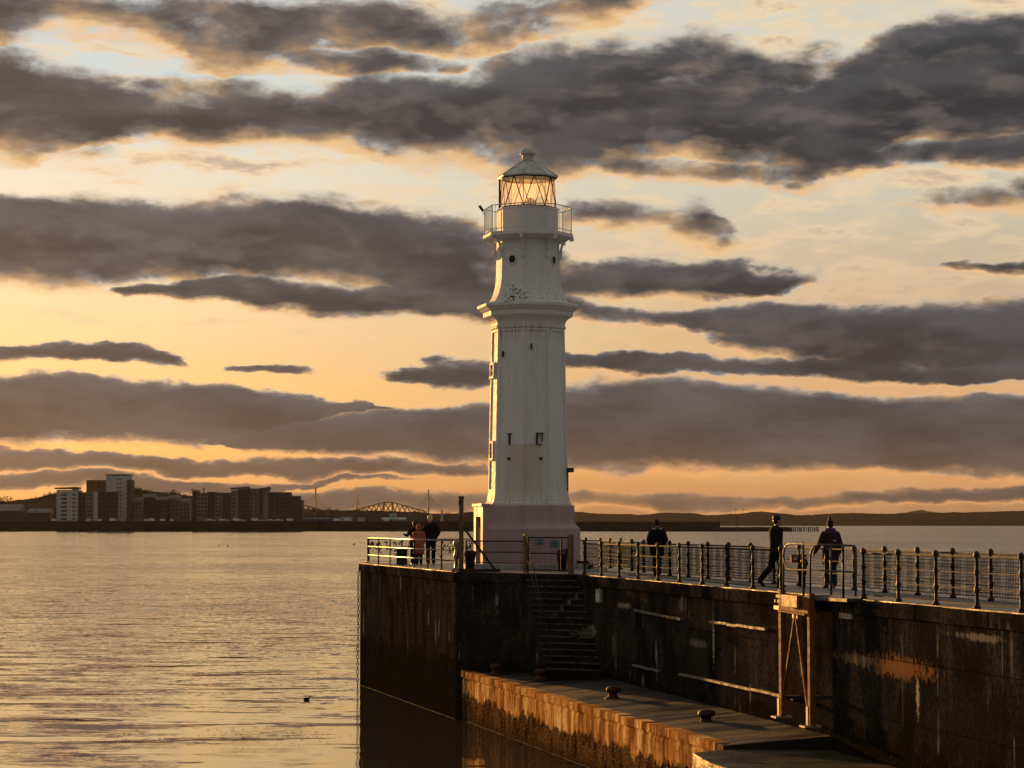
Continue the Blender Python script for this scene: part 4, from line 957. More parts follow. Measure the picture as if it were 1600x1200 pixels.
# flats
WMESH = {}
def win_mesh(w, h):
    if (w, h) not in WMESH:
        b = MB(); b.box((0,0,0), (w,.3,h)); o = obj('window', b, M['bglass']); WMESH[(w,h)] = o.data; bpy.data.objects.remove(o)
    return WMESH[(w, h)]
def vol(parent, name, x0, x1, yt, yb, D, dep, mat_, slope=0.0, over=0.0):
    a, c = at(x0, yb, D), at(x1, yb, D); z0 = gz-.5; z1 = at(x0, yt, D).z; z2 = at(x0, yt-slope, D).z
    vs = [(a.x-over,D-over,z0 if not over else z1),(c.x+over,D-over,z0 if not over else z1),(c.x+over,D+dep,z0 if not over else z1),(a.x-over,D+dep,z0 if not over else z1)]
    k = 1.2 if over else 0
    vs += [(a.x-over,D-over,z1+k),(c.x+over,D-over,z2+k),(c.x+over,D+dep,z2+k),(a.x-over,D+dep,z1+k)]
    b = MB(); b.add(vs, [(0,3,2,1),(4,5,6,7),(0,1,5,4),(1,2,6,5),(2,3,7,6),(3,0,4,7)]); return obj(name, b, mat_, parent)
def wins(parent, xs, ys, D, w, h):
    for y in ys:
        for x in xs:
            p = at(x, y, D); o = bpy.data.objects.new('window', win_mesh(w, h)); C.objects.link(o); o.parent = parent; o.location = Vector((p.x, D-.02, p.z))-origin(parent)
DB = 2100
fl = thing('apartment_block', 'stepped apartment block with pale left wing, brown cube and tall white tower', 'building', at(145,818,DB))
vol(fl,'wall',88,121,765.5,815,DB,22,M['bwhite']); vol(fl,'roof',86,118,764,815,DB,22,M['broof'],1.2,.8); vol(fl,'stair_tower',112,120,761,815,DB+6,10,M['bgrey'])
vol(fl,'wall',121,135,769,815,DB+3,20,M['bdark']); vol(fl,'wall',134,146,768.5,815,DB+1,18,M['bgrey']); vol(fl,'wall',146,152,769,815,DB-1,14,M['bwhite']); vol(fl,'wall',152,182,768.5,815,DB+2,18,M['bdark'])
vol(fl,'tower',134.5,166,750,800,DB+14,20,M['bbrown']); vol(fl,'tower',165,199,744,815,DB+8,24,M['bwhite']); vol(fl,'roof',164.5,201,743,815,DB+8,24,M['broof'],0,.3); vol(fl,'tower',198,204,750,815,DB+5,20,M['bdark'])
ys5 = [773+6.3*k for k in range(7)]
wins(fl,[97,100,103],ys5[:7],DB,1.3,2.1); wins(fl,[115.5],ys5,DB,2.6,1.2); wins(fl,[126,131],ys5[:6],DB+3,1.5,1.9); wins(fl,[138,142],ys5[:6],DB+1,1.6,1.9); wins(fl,[156,162.5,169,176],ys5[:6],DB+2,1.8,1.9); wins(fl,[184,188.5],[749+6.3*k for k in range(10)],DB+8,1.4,1.2); wins(fl,[144,155],[755,761],DB+14,2,1.6)
f2 = thing('apartment_block', 'long brown apartment block with winged roofs nearer the lighthouse', 'building', at(385,818,DB))
prev = None
for (x0,x1,y,m_,dd) in ((300,308,767,'bdark',2),(308,324,770,'btan',0),(324,336,768.5,'bdark',3),(336,347,769.5,'btan',0),(347,361,770,'bdark',3),(361,372,766,'btan',1),(372,389,763,'bdark',0),(389,404,766,'btan',2),(404,411,766,'bdark',0),(411,418.5,764,'bgrey',-1),(418.5,453,769,'bdark',1),(453,467.5,775,'bdark',3),(467.5,471.5,781,'bdark',5)):
    vol(f2,'wall',x0,x1,y,815,DB+dd,20,M[m_])
vol(f2,'roof',299,311,766,815,DB,18,M['broof'],-2.4,.4); vol(f2,'roof',360,386,764.5,815,DB-1,18,M['broof'],2.5,.4); vol(f2,'roof',389,404,765.5,815,DB,18,M['broof'],0,.3); vol(f2,'roof',403,419,765.5,815,DB-2,18,M['broof'],3.0,.5); vol(f2,'chimney',317,318.4,762,815,DB+8,3,M['bdark'])
wins(f2,[311,316,321],ys5[:6],DB,1.7,1.9); wins(f2,[339,344],ys5[:6],DB,1.7,1.9); wins(f2,[365],ys5[:6],DB+1,2.2,1.9); wins(f2,[376,384],ys5[:6],DB,3.2,1.6); wins(f2,[393,400],ys5[:6],DB+2,2,1.6); wins(f2,[425,433,441,448],ys5[:5],DB+1,1.8,1.8)
for (x0,x1,y,m_,lab,D) in ((205,222,782,'bgrey','low pale block beside the tall white tower',2115),(222,243,777,'bdark','dark terraced houses between the two apartment blocks, left half',2125),(243,262,781,'bdark','dark lower terraced houses between the two apartment blocks, right half',2118),(262,281,779,'bgrey','pale gabled house left of the long brown block',2130),(281,296,784,'btan','tan house next to the long brown block',2125)):
    t_ = thing('terraced_house', lab, 'building', at((x0+x1)/2,818,D)); vol(t_,'wall',x0,x1,y,815,D,14,M[m_])
    a, c = at(x0,y,D), at(x1,y,D); r_ = MB(); h = 3.2; r_.add([(a.x-.3,D-.4,a.z),(c.x+.3,D-.4,a.z),(c.x+.3,D+14,a.z),(a.x-.3,D+14,a.z),(a.x-.3,D+7,a.z+h),(c.x+.3,D+7,a.z+h)], [(0,1,5,4),(2,3,4,5),(0,4,3),(1,2,5),(0,3,2,1)]); obj('roof', r_, M['broof'], t_)
    wins(t_,[x0+3+5.2*k for k in range(int((x1-x0-3)//5.2)+1)],[y+5+6.3*k for k in range(4) if y+5+6.3*k < 811],D,1.4,1.7)
def shed(x0, x1, yt, D, dep, wm, rm, lab, h=3.0, name='shed'):
    t_ = thing(name, lab, 'shed', at((x0+x1)/2,818,D)); vol(t_,'wall',x0,x1,yt,815,D,dep,wm); a, c = at(x0,yt,D), at(x1,yt,D); r_ = MB()
    r_.add([(a.x-.5,D-.6,a.z),(c.x+.5,D-.6,a.z),(c.x+.5,D+dep,a.z),(a.x-.5,D+dep,a.z),(a.x-.5,D+dep/2,a.z+h),(c.x+.5,D+dep/2,a.z+h)], [(0,1,5,4),(2,3,4,5),(0,4,3),(1,2,5),(0,3,2,1)]); obj('roof', r_, rm, t_); return t_
shed(-30,30,798,2080,30,M['bdark'],M['bgrey'],'long grey roofed shed at the left edge of the far shore',6)
t_ = shed(42,76,801,2090,22,M['bdark'],M['broof'],'low dark shed with two pale skylights left of the flats',4)
for x in (50,61.5):
    p = at(x,797.5,2096); b = MB(); b.box(p, (3.2,.3,1.8)); obj('skylight', b, M['sign'], t_)
shed(478,516,810.5,2060,14,M['blue'],M['blue'],'blue cladded boat shed right of the brown flats',.8)
t_ = shed(597,633,811.5,2060,16,M['bgrey'],M['teal'],'low building with pale green roof beneath the cantilever bridge',1.6); vol(t_,'upper_storey',608,619,802,812,2066,8,M['teal'])
shed(532,549,810.5,2070,10,M['bwhite'],M['broof'],'small white house on the far shore under the short bridge tower',1.6); shed(559,569,811,2065,9,M['bwhite'],M['broof'],'smallest white house on the far shore, left of the green roof',1.5)
# beacon tower
p = at(690.5,818,2040); t_ = thing('harbour_beacon', 'slim pale beacon tower on the far shore left of the lighthouse', 'beacon', p); b = MB(); h0 = gz; h1 = at(690,796,2040).z
for sx_ in (-1,1): b.beam((p.x+sx_*1.1,2040,h0),(p.x+sx_*.3,2040,h1-4),.4)
for k in range(5): f = k/5; z = h0+(h1-4-h0)*f; w_ = 1.1-.8*f; b.beam((p.x-w_,2040,z),(p.x+w_*.8,2040,z+2.2),.3)
obj('tower', b, M['car'], t_); b = MB(); b.box((p.x,2040,h1-4), (3.2,1.5,.6)); b.box((p.x,2040,h1-2.4), (1.4,1.4,2.4)); b.beam((p.x,2040,h1-2),(p.x,2040,h1+1),.3); obj('lamp_house', b, M['pylon'], t_)
# boats ashore with masts, vans
yb = thing('yacht', 'yacht', 'yacht', (0,0,0), 'laid-up yachts on the far shore'); b = MB()
b.rings([[Vector((x, y*w_, z)) for (y, z) in ((-1,1.6),(-.8,.6),(0,0),(.8,.6),(1,1.6))] for x, w_ in ((-4.6,.9),(-2,1.3),(1,1.35),(3.4,.9),(5.2,.1))]); b.box((-.5,0,1.9), (3.4,1.6,.8)); obj('hull', b, M['car'], yb)
b = MB(); b.tube([(.4,0,1.6),(.4,0,12)], .13, 5); b.tube([(.4,0,2.8),(-3.6,0,2.8)], .1, 5); obj('mast', b, M['pylon'], yb)
for i, (x, y, s_, lab) in enumerate([(329,795,1,'yacht with tall mast before the left end of the brown flats'),(351,797.5,1,'yacht with mast before the brown flats, second from the left'),(377,801,.9,'yacht with mast before the middle of the brown flats'),(407,803,.85,'yacht with mast before the pale strip of the brown flats'),(424,800,.9,'yacht with mast before the dark right part of the brown flats'),(436,798,.95,'rightmost of the masted yachts before the brown flats')]):
    o = yb if i == 0 else copy_tree(yb); p = at(x, 818, 2015); o.location = (p.x-.4, 2015, gz+.3); o.rotation_euler = (0,0,rnd.uniform(-.5,.5)); hh = at(x,y,2015).z-gz-.3; o.scale = (1,1,hh/12); o['label'] = lab
vn = thing('parked_van', 'van', 'van', (0,0,0), 'vehicles parked on the far shore'); b = MB(); b.box((0,0,1.2), (4.8,2,1.5)); b.box((-.3,0,2.2), (3.6,1.9,.6)); obj('body', b, M['car'], vn)
for sx_ in (-1.5,1.5): b = MB(); b.tube([(sx_,-1.05,.45),(sx_,1.05,.45)], .45, 10); obj('wheel', b, M['dark'], vn)
VN = [(84,'white vehicle on the far shore at the left foot of the pale wing'),(138,'white vehicle before the brown cube of the stepped flats'),(156,'white van before the white tower of the stepped flats'),(176,'white vehicle right of the van below the white tower'),(228,'first of the white vehicles before the dark terraced houses'),(237,'second of the white vehicles before the dark terraced houses'),(254,'white vehicle before the right half of the terraced houses'),(268,'white vehicle before the pale gabled house'),(346,'white vehicle between the two leftmost yachts of the brown flats'),(369,'white vehicle before the gabled part of the brown flats'),(398,'white vehicle before the winged roof of the brown flats'),(453,'white vehicle at the right end of the brown flats'),(526,'white vehicle between blue shed and white house'),(543,'white vehicle in front of the white house'),(604,'white vehicle before the pale green roof')]
for i, (x, lab) in enumerate(VN):
    o = vn if i == 0 else copy_tree(vn); p = at(x, 818, 2012+rnd.uniform(-3,8)); o.location = (p.x, p.y, gz+.05); o.rotation_euler = (0,0,rnd.uniform(-.3,.3)); s_ = rnd.uniform(.7,1.15); o.scale = (s_,s_,s_); o['label'] = lab
# trees on the skyline
def tree_proto(seed):
    r = random.Random(seed); t_ = thing('tree', 'tree', 'tree', (0,0,0), 'dark trees on the hill behind the far shore'); b = MB()
    b.tube([(0,0,0),(.1,0,2.5),(0,.1,5)], [.35,.28,.18], 6); tips = []
    for k in range(9):
        a = k*2.4; p0 = Vector((0,0,2.2+.35*k)); p1 = p0+Vector((math.cos(a)*1.6, math.sin(a)*1.6, 1.3)); p2 = p1+Vector((math.cos(a)*1.0, math.sin(a)*1.0, 1.2)); b.tube([p0,p1,p2], [.12,.08,.03], 5); tips += [p1,p2]
    obj('trunk', b, M['trunk'], t_); b = MB()
    for k in range(420):
        c = tips[r.randrange(len(tips))]+Vector((r.gauss(0,.75), r.gauss(0,.75), r.gauss(0,.6))); u = Vector((r.uniform(-1,1),r.uniform(-1,1),r.uniform(-1,1))).normalized(); w_ = u.orthogonal().normalized(); s_ = r.uniform(.16,.34)
        b.add([c-u*s_-w_*s_*.6, c+u*s_-w_*s_*.5, c+u*s_+w_*s_*.6, c-u*s_+w_*s_*.5], [(0,1,2,3)])
    obj('crown', b, M['leaf'], t_); return t_
prot = [tree_proto(5), tree_proto(9)]
TR = [(3,775,1.9,'large tree at the very left edge of the far shore'),(60,781,.9,''),(67,779,.8,''),(74,777,1,''),(82,775,1.1,''),(209,766,1.1,''),(216,768,1,''),(224,769,.9,''),(232,771,1.1,''),(240,773,.9,''),(250,774,1,''),(268,772,1.3,''),(276,774,1.0,''),(286,775,.8,''),(292,777,.9,''),(480,797,.8,''),(492,798,.9,''),(512,798,.8,''),(526,798,.7,''),(585,799,.7,''),(700,804,.7,'')]
for i, (x, y, s_, lab) in enumerate(TR):
    pr = prot[i % 2]; o = pr if i < 2 else copy_tree(pr); D = 2140 if i == 0 else 2900; p = at(x, y+1.5, D); s_ *= 1.25
    o.location = (p.x, D, p.z - (5.5*s_ if i else 8*s_)); o.rotation_euler = (0,0,rnd.uniform(0,6)); o.scale = (s_*1.3,s_*1.3,s_*1.25 if i else s_)
    o['label'] = lab or ('small dark tree on the skyline ' + ('left of the stepped flats' if x < 100 else 'between the two apartment blocks' if x < 300 else 'right of the brown flats by the bridges'))

# ------------------------------------------------------------------ bridges
DB2 = 11500
cb = thing('cantilever_bridge', 'rust red cantilever railway bridge of lattice steel far beyond the pier head', 'bridge', at(606,818,DB2))
def cant(xc, xl, xr, ytop, side):
    b = MB(); q = lambda x, y, dy=0: at(x, y, DB2)+Vector((0,dy,0)); R = 3.0; deck = 803.5; low = 814.5
    for dy in (-14,14):
        T0, T1 = xc-6.5, xc+6.5
        b.tube([q(T0,ytop,dy), q(T0-.5,low,dy)], R*1.3, 5); b.tube([q(T1,ytop,dy), q(T1+.5,low,dy)], R*1.3, 5)
        b.tube([q(T0,ytop,dy), q(T1,ytop,dy)], R, 5); b.tube([q(T0,ytop,dy), q(T1,deck,dy)], R*.8, 5); b.tube([q(T1,ytop,dy), q(T0,deck,dy)], R*.8, 5)
        for (xa, xe) in ((T0, xl), (T1, xr)):
            k = 7; tp = []; lo = []
            for i in range(k+1):
                f = i/k; x = xa+(xe-xa)*f; tp.append(q(x, ytop+(deck-4-ytop)*(f**1.05), dy)); lo.append(q(x, low-(low-deck-1)*(1-(1-f)**1.8), dy))
            b.tube(tp, R, 5); b.tube(lo, R, 5)
            for i in range(k): b.tube([tp[i], lo[i+1]], R*.75, 5); b.tube([lo[i], tp[i+1]], R*.6, 5)
    return b
obj('truss', cant(606.5, 546, 667, 785, 0), M['steel'], cb)
obj('truss', cant(452, 400, 512, 785, 0), M['steel'], cb)
b = MB(); b.beam(at(380,803.5,DB2), at(735,803.5,DB2), 24, 7); obj('deck', b, M['steel'], cb)
DB3 = 13500
rb = thing('cable_stayed_bridge', 'road bridge with three slender pale pylons far beyond the pier head', 'bridge', at(557,818,DB3))
PY = [(493,761.5,3.2),(557.5,774,2.8),(669.5,764.5,3.0)]
for (x, y, w_) in PY:
    b = MB(); a, c = at(x,818,DB3), at(x,y,DB3); a.z = 0; w_ *= 3.75; m_ = a.lerp(c, .45)
    b.tube([a, m_, c], [w_*.62, w_*.5, w_*.42], 8); b.box(m_, (w_*1.5,w_,5)); b.box(a.lerp(c,.72), (w_*1.1,w_,3)); obj('pylon', b, M['pylon'], rb)
for (x, y, w_) in PY:
    b = MB()
    for k in range(1, 9):
        for s_ in (-1, 1): b.beam(at(x, y+2+k*.8, DB3), at(x+s_*k*(3.7 if y < 770 else 2.6), 803, DB3), .8)
    obj('cable', b, M['pylon'], rb)
b = MB(); b.beam(at(420,803,DB3), at(745,803.5,DB3), 30, 6); obj('deck', b, M['pylon'], rb)

# ------------------------------------------------------------------ sea birds and floating weed
b = MB(); b.ball((0,0,.06), (.22,.1,.1), 8, 5); b.ball((.22,0,.2), (.06,.05,.06), 6, 4); b.tube([(.15,0,.1),(.21,0,.2)], .035, 5); b.tube([(.27,0,.2),(.34,0,.19)], [.018,.004], 4)
bd = obj('sea_bird', b, M['timber'])
for i, (x, y, lab) in enumerate([(342,854,'left one of two dark birds resting on the far water'),(355.5,854,'right one of two dark birds resting on the far water'),(479,1093.5,'single dark bird on the near water left of the pier head'),(553,851,'dark bird on the water just left of the pier head railing')]):
    o = bd if i == 0 else bd.copy(); 
    if i: C.objects.link(o)
    o.location = on(x, y, 0); k = 1.8 if y < 900 else .55; o.scale = (k,k,k); o.rotation_euler = (0,0,rnd.uniform(0,3)); tag(o, lab, 'bird', 'birds on the water')
for (x, y, n_, w_, lab) in ((415,1148,200,3.2,'patch of dark floating seaweed near the pier head'),(190,1155,60,2.0,'small patch of floating seaweed towards the bottom left'),(125,1178,30,1.0,'smallest scrap of floating seaweed at the bottom left')):
    c = on(x, y, .01); b = MB()
    for k in range(n_):
        p = c+Vector((rnd.gauss(0,w_*.4), rnd.gauss(0,w_*.6), rnd.uniform(0,.008))); a = rnd.uniform(0,6.3); s_ = rnd.uniform(.02,.07); u = Vector((math.cos(a)*s_,math.sin(a)*s_,0)); v = Vector((-math.sin(a)*s_*.4,math.cos(a)*s_*.4,0))
        b.add([p-u-v,p+u-v,p+u+v,p-u+v],[(0,1,2,3)])
    tag(obj('floating_seaweed', b, M['timber'], None, c), lab, 'seaweed', kind='stuff')

# ------------------------------------------------------------------ people
M['skin'] = simple('skin', (.36,.2,.14), (.3,.16,.11), .5, 0, 8); M['black'] = simple('black_jacket_cloth', (.009,.009,.01), (.015,.014,.014), .95, 0, 12, .004, .05)
M['jeans'] = simple('blue_denim', (.03,.045,.06), (.02,.032,.045), .95, 0, 14, .003, .05); M['dtrous'] = simple('dark_trouser_cloth', (.004,.005,.007), (.007,.008,.01), .95, 0, 12, .002, 0)
M['hairk'] = simple('dark_hair', (.01,.008,.007), (.018,.013,.01), .5, 0, 20); M['hairb'] = simple('fair_grey_hair', (.45,.36,.26), (.36,.28,.2), .5, 0, 20)
M['shoe'] = simple('dark_shoe', (.02,.018,.017), (.04,.036,.03), .5, 0, 10); M['sole'] = simple('white_shoe_sole', (.5,.48,.45)); M['coral'] = simple('coral_padded_coat', (.24,.075,.045), (.17,.055,.04), .7, 0, 7, .01)
M['maroon'] = simple('maroon_coat_cloth', (.035,.014,.016), (.025,.011,.013), .85, 0, 12); M['purple'] = simple('purple_scarf', (.07,.02,.08), (.05,.015,.06), .85, 0, 14); M['trim'] = simple('pale_collar_trim', (.4,.4,.38), (.3,.3,.29), .8)
def remesh(o, vx):
    m_ = o.modifiers.new('r', 'REMESH'); m_.mode = 'VOXEL'; m_.voxel_size = vx; m_.use_smooth_shade = True; return o
def hand(b, w, d, curl, side):
    """palm, four bent fingers of different lengths and a thumb from the wrist w along d"""
    d = Vector(d).normalized(); s_ = d.cross(Vector((0,1,0))); s_ = (s_ if s_.length > .1 else d.cross(Vector((1,0,0)))).normalized(); p = s_.cross(d).normalized()
    b.capsule([w, w+d*.045, w+d*.085], [.024,.036,.032], 8)
    for i, L in enumerate((.07,.08,.075,.058)):
        o = w+d*.085+p*((i-1.5)*.019); k1 = o+d*(L*.45)+s_*(curl*.012*side); k2 = k1+d*(L*.35)+s_*(curl*.028*side); b.capsule([o, k1, k2], [.0095,.009,.0075], 6)
    o = w+d*.03+p*.03; b.capsule([o, o+d*.035+p*.022, o+d*.065+p*.026], [.012,.011,.009], 6)
def person(lab, loc, rz, H, J, coat, coat_mat, tr_mat, hair_mat, hair='short', extra=None, hands=(1,1), coat_len=.8, bulk=1.0, shoe='shoe', grp=None):
    """J: joints for a 1.78 m figure, x right, y the way it faces"""
    k = H/1.78; R = Matrix.Rotation(rz, 3, 'Z'); loc = Vector((loc[0], loc[1], DK))
    T = lambda p: loc + R @ (Vector(p)*k)
    sc = lambda L: [x*k for x in L]
    hd = Vector(J.get('head', (0,.02,1.655))); ht = J.get('turn', 0.0); Rh = Matrix.Rotation(ht, 3, 'Z')
    TH = lambda p: T(hd + Rh @ Vector(p))
    b = MB()
    def ell(c, r, head=True):
        q = MB(); q.ball((0,0,0), r, 16, 10); b.add([TH(Vector(c)+v) if head else T(Vector(c)+v) for v in q.v], q.f)
    ell((0,0,.02), (.078,.095,.1)); ell((0,.025,-.045), (.06,.072,.068)); ell((0,.1,-.01), (.013,.022,.022)); ell((0,.088,-.055), (.026,.014,.012)); ell((.08,-.005,-.005), (.012,.02,.032)); ell((-.08,-.005,-.005), (.012,.02,.032)); ell((.03,.088,.018), (.012,.009,.008)); ell((-.03,.088,.018), (.012,.009,.008)); ell((0,.086,.04), (.05,.014,.01))
    b.capsule([T((hd.x*.5,hd.y*.5-.01,1.44)), TH((0,-.015,-.06))], sc([.058,.056]), 10)
    def torso(bb, g, zs=None):
        rg = []
        for (z, rx, ry, dy) in (zs or [(.86,.15,.105,0),(.95,.165,.115,0),(1.08,.145,.1,0),(1.22,.165,.11,0),(1.34,.185,.115,0),(1.42,.165,.1,-.01),(1.475,.09,.07,-.01)]):
            rg.append([T((rx*g*math.cos(a)+J.get('lean',0)*(z-.9), ry*g*math.sin(a)+dy, z)) for a in [i*math.pi/10 for i in range(20)]])
        bb.rings(rg, True, True)
    torso(b, .92)
    sh = {1: J['shR'], -1: J['shL']}; 
    for s_, nm in ((1,'R'),(-1,'L')):
        a, e, w = Vector(J['sh'+nm]), Vector(J['el'+nm]), Vector(J['wr'+nm]); b.capsule([T(a),T(a.lerp(e,.5)),T(e),T(e.lerp(w,.4)),T(w)], sc([.05,.046,.036,.038,.025]), 10)
        if hands[0 if s_ > 0 else 1]:
            hb_ = MB(); hand(hb_, Vector((0,0,0)), (w-e), J.get('curl',.6), s_); b.add([T(w+v) for v in hb_.v], hb_.f)
        h, kn, an = Vector(J['hip'+nm]), Vector(J['kn'+nm]), Vector(J['an'+nm]); b.capsule([T(h),T(h.lerp(kn,.5)),T(kn),T(kn.lerp(an,.35)),T(an)], sc([.088,.075,.052,.056,.036]), 12)
    body = remesh(obj('person', b, M['skin'], None, loc), .0075*k); tag(body, lab, 'person', grp)
    # clothes
    c = MB(); g = 1.14*bulk
    zb = 1.475-coat_len
    torso(c, 1, [(zb,.175*bulk*J.get('flare',1.05),.125*bulk*J.get('flare',1.05),0),(zb+.02,.19*bulk*J.get('flare',1.05),.14*bulk*J.get('flare',1.05),0),(max(zb+.05,.95),.195*bulk,.145*bulk,0),(1.1,.18*bulk,.135*bulk,0),(1.24,.2*bulk,.14*bulk,0),(1.36,.215*bulk,.14*bulk,0),(1.44,.185*bulk,.12*bulk,-.01),(1.49,.1,.085,-.012),(1.53,.075,.075,-.01)])
    for nm in 'RL':
        a, e, w = Vector(J['sh'+nm]), Vector(J['el'+nm]), Vector(J['wr'+nm]); c.capsule([T(a),T(a.lerp(e,.5)),T(e),T(e.lerp(w,.5)),T(w)], sc([.074*bulk,.07*bulk,.06*bulk,.056*bulk,.046*bulk]), 12)
    co = remesh(obj(coat, c, M[coat_mat], body), .013*k)
    c = MB(); torso(c, 1, [(.82,.165,.125,0),(.88,.18,.135,0),(.97,.17,.125,0),(1.0,.15,.11,0)])
    for nm in 'RL':
        h, kn, an = Vector(J['hip'+nm]), Vector(J['kn'+nm]), Vector(J['an'+nm]); c.capsule([T(h),T(h.lerp(kn,.5)),T(kn),T(kn.lerp(an,.4)),T(an+Vector((0,0,.01)))], sc([.105,.092,.072,.074,.066]), 12)
    remesh(obj('trousers', c, M[tr_mat], body), .013*k)
    for nm in 'RL':
        an = Vector(J['an'+nm]); fd = Vector(J.get('ft'+nm, (0,1,-.25))).normalized(); c = MB()
        c.capsule([T(an+Vector((0,-.03,-.03))), T(an+fd*.05+Vector((0,0,-.035))), T(an+fd*.15+Vector((0,0,-.03)))], sc([.045,.044,.032]), 10)
        o = obj('shoe', c, M['shoe'], body)
        if shoe == 'white': c = MB(); c.capsule([T(an+Vector((0,-.045,-.06))), T(an+fd*.06+Vector((0,0,-.07))), T(an+fd*.16+Vector((0,0,-.05)))], sc([.03,.032,.024]), 8); obj('sole', c, M['sole'], o)
    c = MB(); r_ = random.Random(int(H*1000))
    def hb2(cc, rr): q = MB(); q.ball((0,0,0), rr, 14, 9, .05, r_); c.add([TH(Vector(cc)+v) for v in q.v], q.f, True)
    if hair == 'hood': hb2((0,-.02,.02), (.12,.135,.145)); hb2((0,-.04,-.08), (.12,.11,.08))
    else:
        hb2((0,-.018,.05), (.087,.1,.092)); hb2((0,-.045,-.01), (.08,.07,.08))
        if hair == 'bun': hb2((-.012,-.02,.165), (.04,.04,.045)); hb2((0,-.01,.125), (.05,.05,.035))
        if hair == 'long': hb2((0,-.05,-.09), (.08,.055,.1)); hb2((0,-.02,.0), (.095,.09,.09))
        if hair == 'thick': hb2((0,-.02,.045), (.1,.108,.1)); hb2((0,-.05,-.02), (.09,.07,.08))
    remesh(obj('hood' if hair == 'hood' else 'hair', c, M[hair_mat], body), .008*k)
    if extra: extra(body, T, TH, k)
    return body
def stand(**kw):
    J = dict(shR=(.18,0,1.40), shL=(-.18,0,1.40), elR=(.25,-.03,1.13), elL=(-.25,-.03,1.13), wrR=(.24,.06,.9), wrL=(-.24,.06,.9),
             hipR=(.09,0,.92), hipL=(-.09,0,.92), knR=(.1,.02,.5), knL=(-.1,.02,.5), anR=(.1,-.01,.09), anL=(-.1,-.01,.09)); J.update(kw); return J
def ht(px, ytop, yfoot): p = on(px, yfoot, DK); return p, at(px, ytop, p.y).z-DK
# man alone at the far railing
p, H = ht(1027, 811.5, 901)
def x1(body, T, TH, k):
    c = MB(); c.tube([T((.13*math.cos(a), .1*math.sin(a)-.01, 1.49+.012*math.sin(a))) for a in [i*math.pi/8 for i in range(16)]], .024, 6, closed=True); obj('collar', c, M['trim'], body)
    c = MB(); q = MB(); q.ball((0,0,0), (.11,.09,.08), 12, 8); c.add([T(Vector((0,-.13,1.42))+v) for v in q.v], q.f, True); obj('hood', c, M['black'], body)
person('man in dark coat with pale collar standing alone at the railing, seen from behind', p, rad(4), H, stand(elR=(.285,-.05,1.14), elL=(-.285,-.05,1.14), wrR=(.2,.1,.95), wrL=(-.2,.1,.95), anR=(.06,0,.09), anL=(-.06,0,.09), knR=(.075,.02,.5), knL=(-.075,.02,.5)), 'coat', 'black', 'jeans', 'hairk', 'short', x1, (0,0), .82, 1.14, grp='people on the pier')
# man striding to the right
p, H = ht(1213, 805, 919)
person('tall man in a black jacket striding to the right beside the access frame', p, rad(-68), H, stand(head=(0,.05,1.655), turn=rad(-12), lean=0, shR=(.17,.02,1.4), shL=(-.17,-.02,1.4), elR=(.22,-.06,1.13), elL=(-.22,.06,1.14), wrR=(.21,.08,.93), wrL=(-.2,.16,.95),
   hipR=(.08,.0,.92), hipL=(-.08,0,.92), knR=(.09,.1,.5), anR=(.09,.04,.085), knL=(-.08,-.1,.52), anL=(-.08,-.4,.2), ftR=(0,1,-.05), ftL=(0,.7,-.75)), 'jacket', 'black', 'dtrous', 'hairk', 'thick', None, (0,1), .66, 1.08, grp='people on the pier')
# woman with a top knot holding a child's hand
p, H = ht(1298, 812, 918); pw = p
def x2(body, T, TH, k):
    c = MB(); c.tube([T((.1*math.cos(a), .09*math.sin(a)-.01, 1.5+.02*math.sin(a*2))) for a in [i*math.pi/8 for i in range(16)]], .05, 8, closed=True); q = MB(); q.ball((0,0,0), (.12,.06,.09), 12, 8); c.add([T(Vector((.0,-.1,1.44))+v) for v in q.v], q.f, True); obj('scarf', c, M['purple'], body)
    c = MB(); q = MB(); q.ball((0,0,0), (.14,.09,.2), 12, 8); c.add([T(Vector((.03,-.17,1.2))+v) for v in q.v], q.f, True); obj('rucksack', c, M['maroon'], body)
    c = MB(); q = MB(); q.box((0,0,0), (.07,.02,.03)); c.add([T(Vector((.04,-.262,1.23))+v) for v in q.v], q.f); obj('badge', c, M['trim'], body)
woman = person('woman with top knot, purple scarf and long dark coat holding a child by the hand', p, rad(8), H, stand(elL=(-.29,.0,1.15), wrL=(-.41,.03,.93), elR=(.27,-.03,1.14), wrR=(.26,.08,.92), anR=(.11,0,.09), anL=(-.1,0,.09)), 'coat', 'maroon', 'jeans', 'hairk', 'bun', x2, (1,1), .86, 1.12, 'white', grp='people on the pier')
p, H = ht(1271, 873, 922); p = Vector((p.x, pw.y-.12, 0)); H = at(1271,872.5,p.y).z-DK
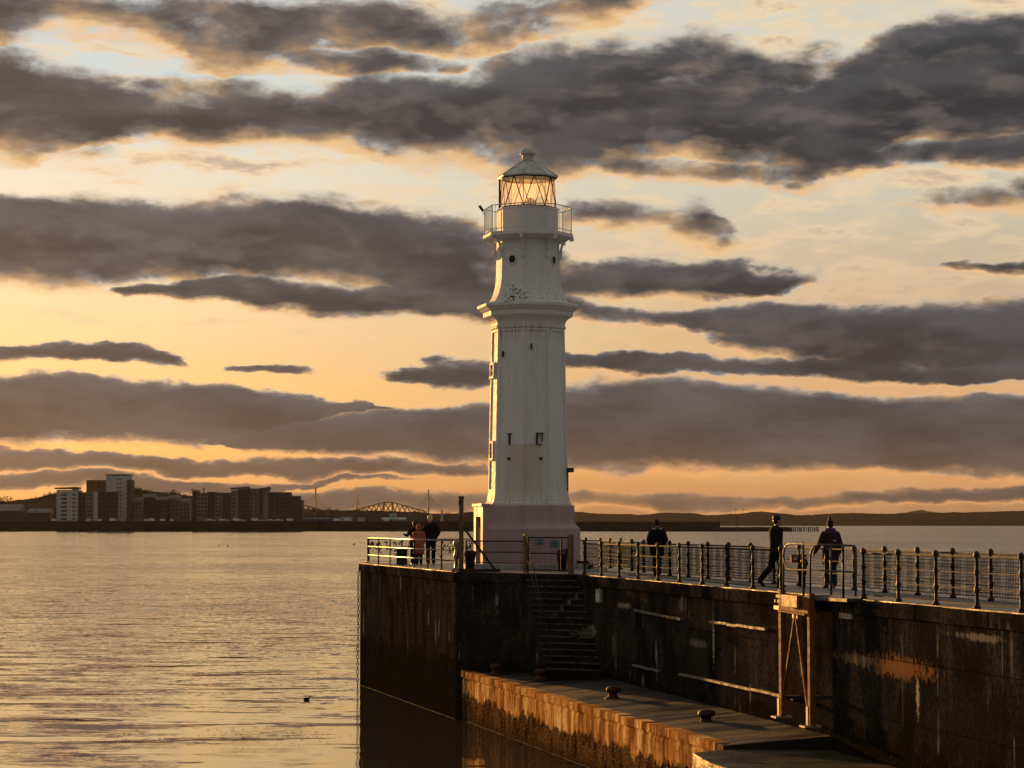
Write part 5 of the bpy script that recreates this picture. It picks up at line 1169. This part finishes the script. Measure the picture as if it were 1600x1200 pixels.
person('small child in dark clothes holding the hand of the woman with the top knot', p, rad(0), H, stand(head=(0,.02,1.6), elR=(.3,.02,1.42), wrR=(.22,.03,1.72), anR=(.15,.02,.09), anL=(-.13,0,.09), knR=(.13,.03,.5), knL=(-.12,.03,.5)), 'jacket', 'black', 'dtrous', 'hairk', 'thick', None, (1,1), .72, 1.3, grp='people on the pier')
# the three at the pier head
DP = 90.0
def hp(px): q = at(px, 880, DP); return Vector((q.x, DP, 0))
k_ = lambda y: at(670, y, DP).z-DK
person('fair-haired man in a dark coat, rightmost of the three people at the pier head', hp(673), rad(10), k_(805), stand(elR=(.285,-.02,1.16), elL=(-.27,-.02,1.15), wrR=(.22,.12,1.0), wrL=(-.2,.12,1.0), head=(-.03,.02,1.655)), 'coat', 'black', 'dtrous', 'hairb', 'thick', None, (0,0), .66, 1.2, grp='people on the pier')
person('person in long coral coat with hood up, middle of three at the pier head', hp(655)+Vector((0,-.5,0)), rad(-5), k_(819.5), stand(elR=(.26,0,1.12), elL=(-.26,0,1.12), wrR=(.2,.1,.95), wrL=(-.2,.1,.95), flare=1.1), 'coat', 'coral', 'dtrous', 'coral', 'hood', None, (0,0), 1.0, 1.2, grp='people on the pier')
person('dark-haired person with raised left forearm, leftmost of the three at the pier head', hp(647.5)+Vector((0,.35,0)), rad(20), k_(813), stand(elL=(-.3,.05,1.16), wrL=(-.36,.22,1.2), elR=(.25,0,1.12), wrR=(.2,.1,.95), turn=rad(35)), 'jacket', 'black', 'dtrous', 'hairk', 'long', None, (0,1), .68, 1.05, grp='people on the pier')

# ------------------------------------------------------------------ haze
b = MB(); b.box((0,7500,200), (40000,15600,403)); hz = obj('haze', b, None); hz['kind'] = 'stuff'
hm = bpy.data.materials.new('haze'); hm.use_nodes = True; hm.node_tree.nodes.clear(); n = N(hm.node_tree)
v = n.node('ShaderNodeVolumePrincipled'); v.inputs['Color'].default_value = (.85,.82,.8,1); v.inputs['Density'].default_value = 0.45e-5; v.inputs['Anisotropy'].default_value = .35
n.put(n.node('ShaderNodeOutputMaterial').inputs['Volume'], v.outputs[0]); hz.data.materials.append(hm)
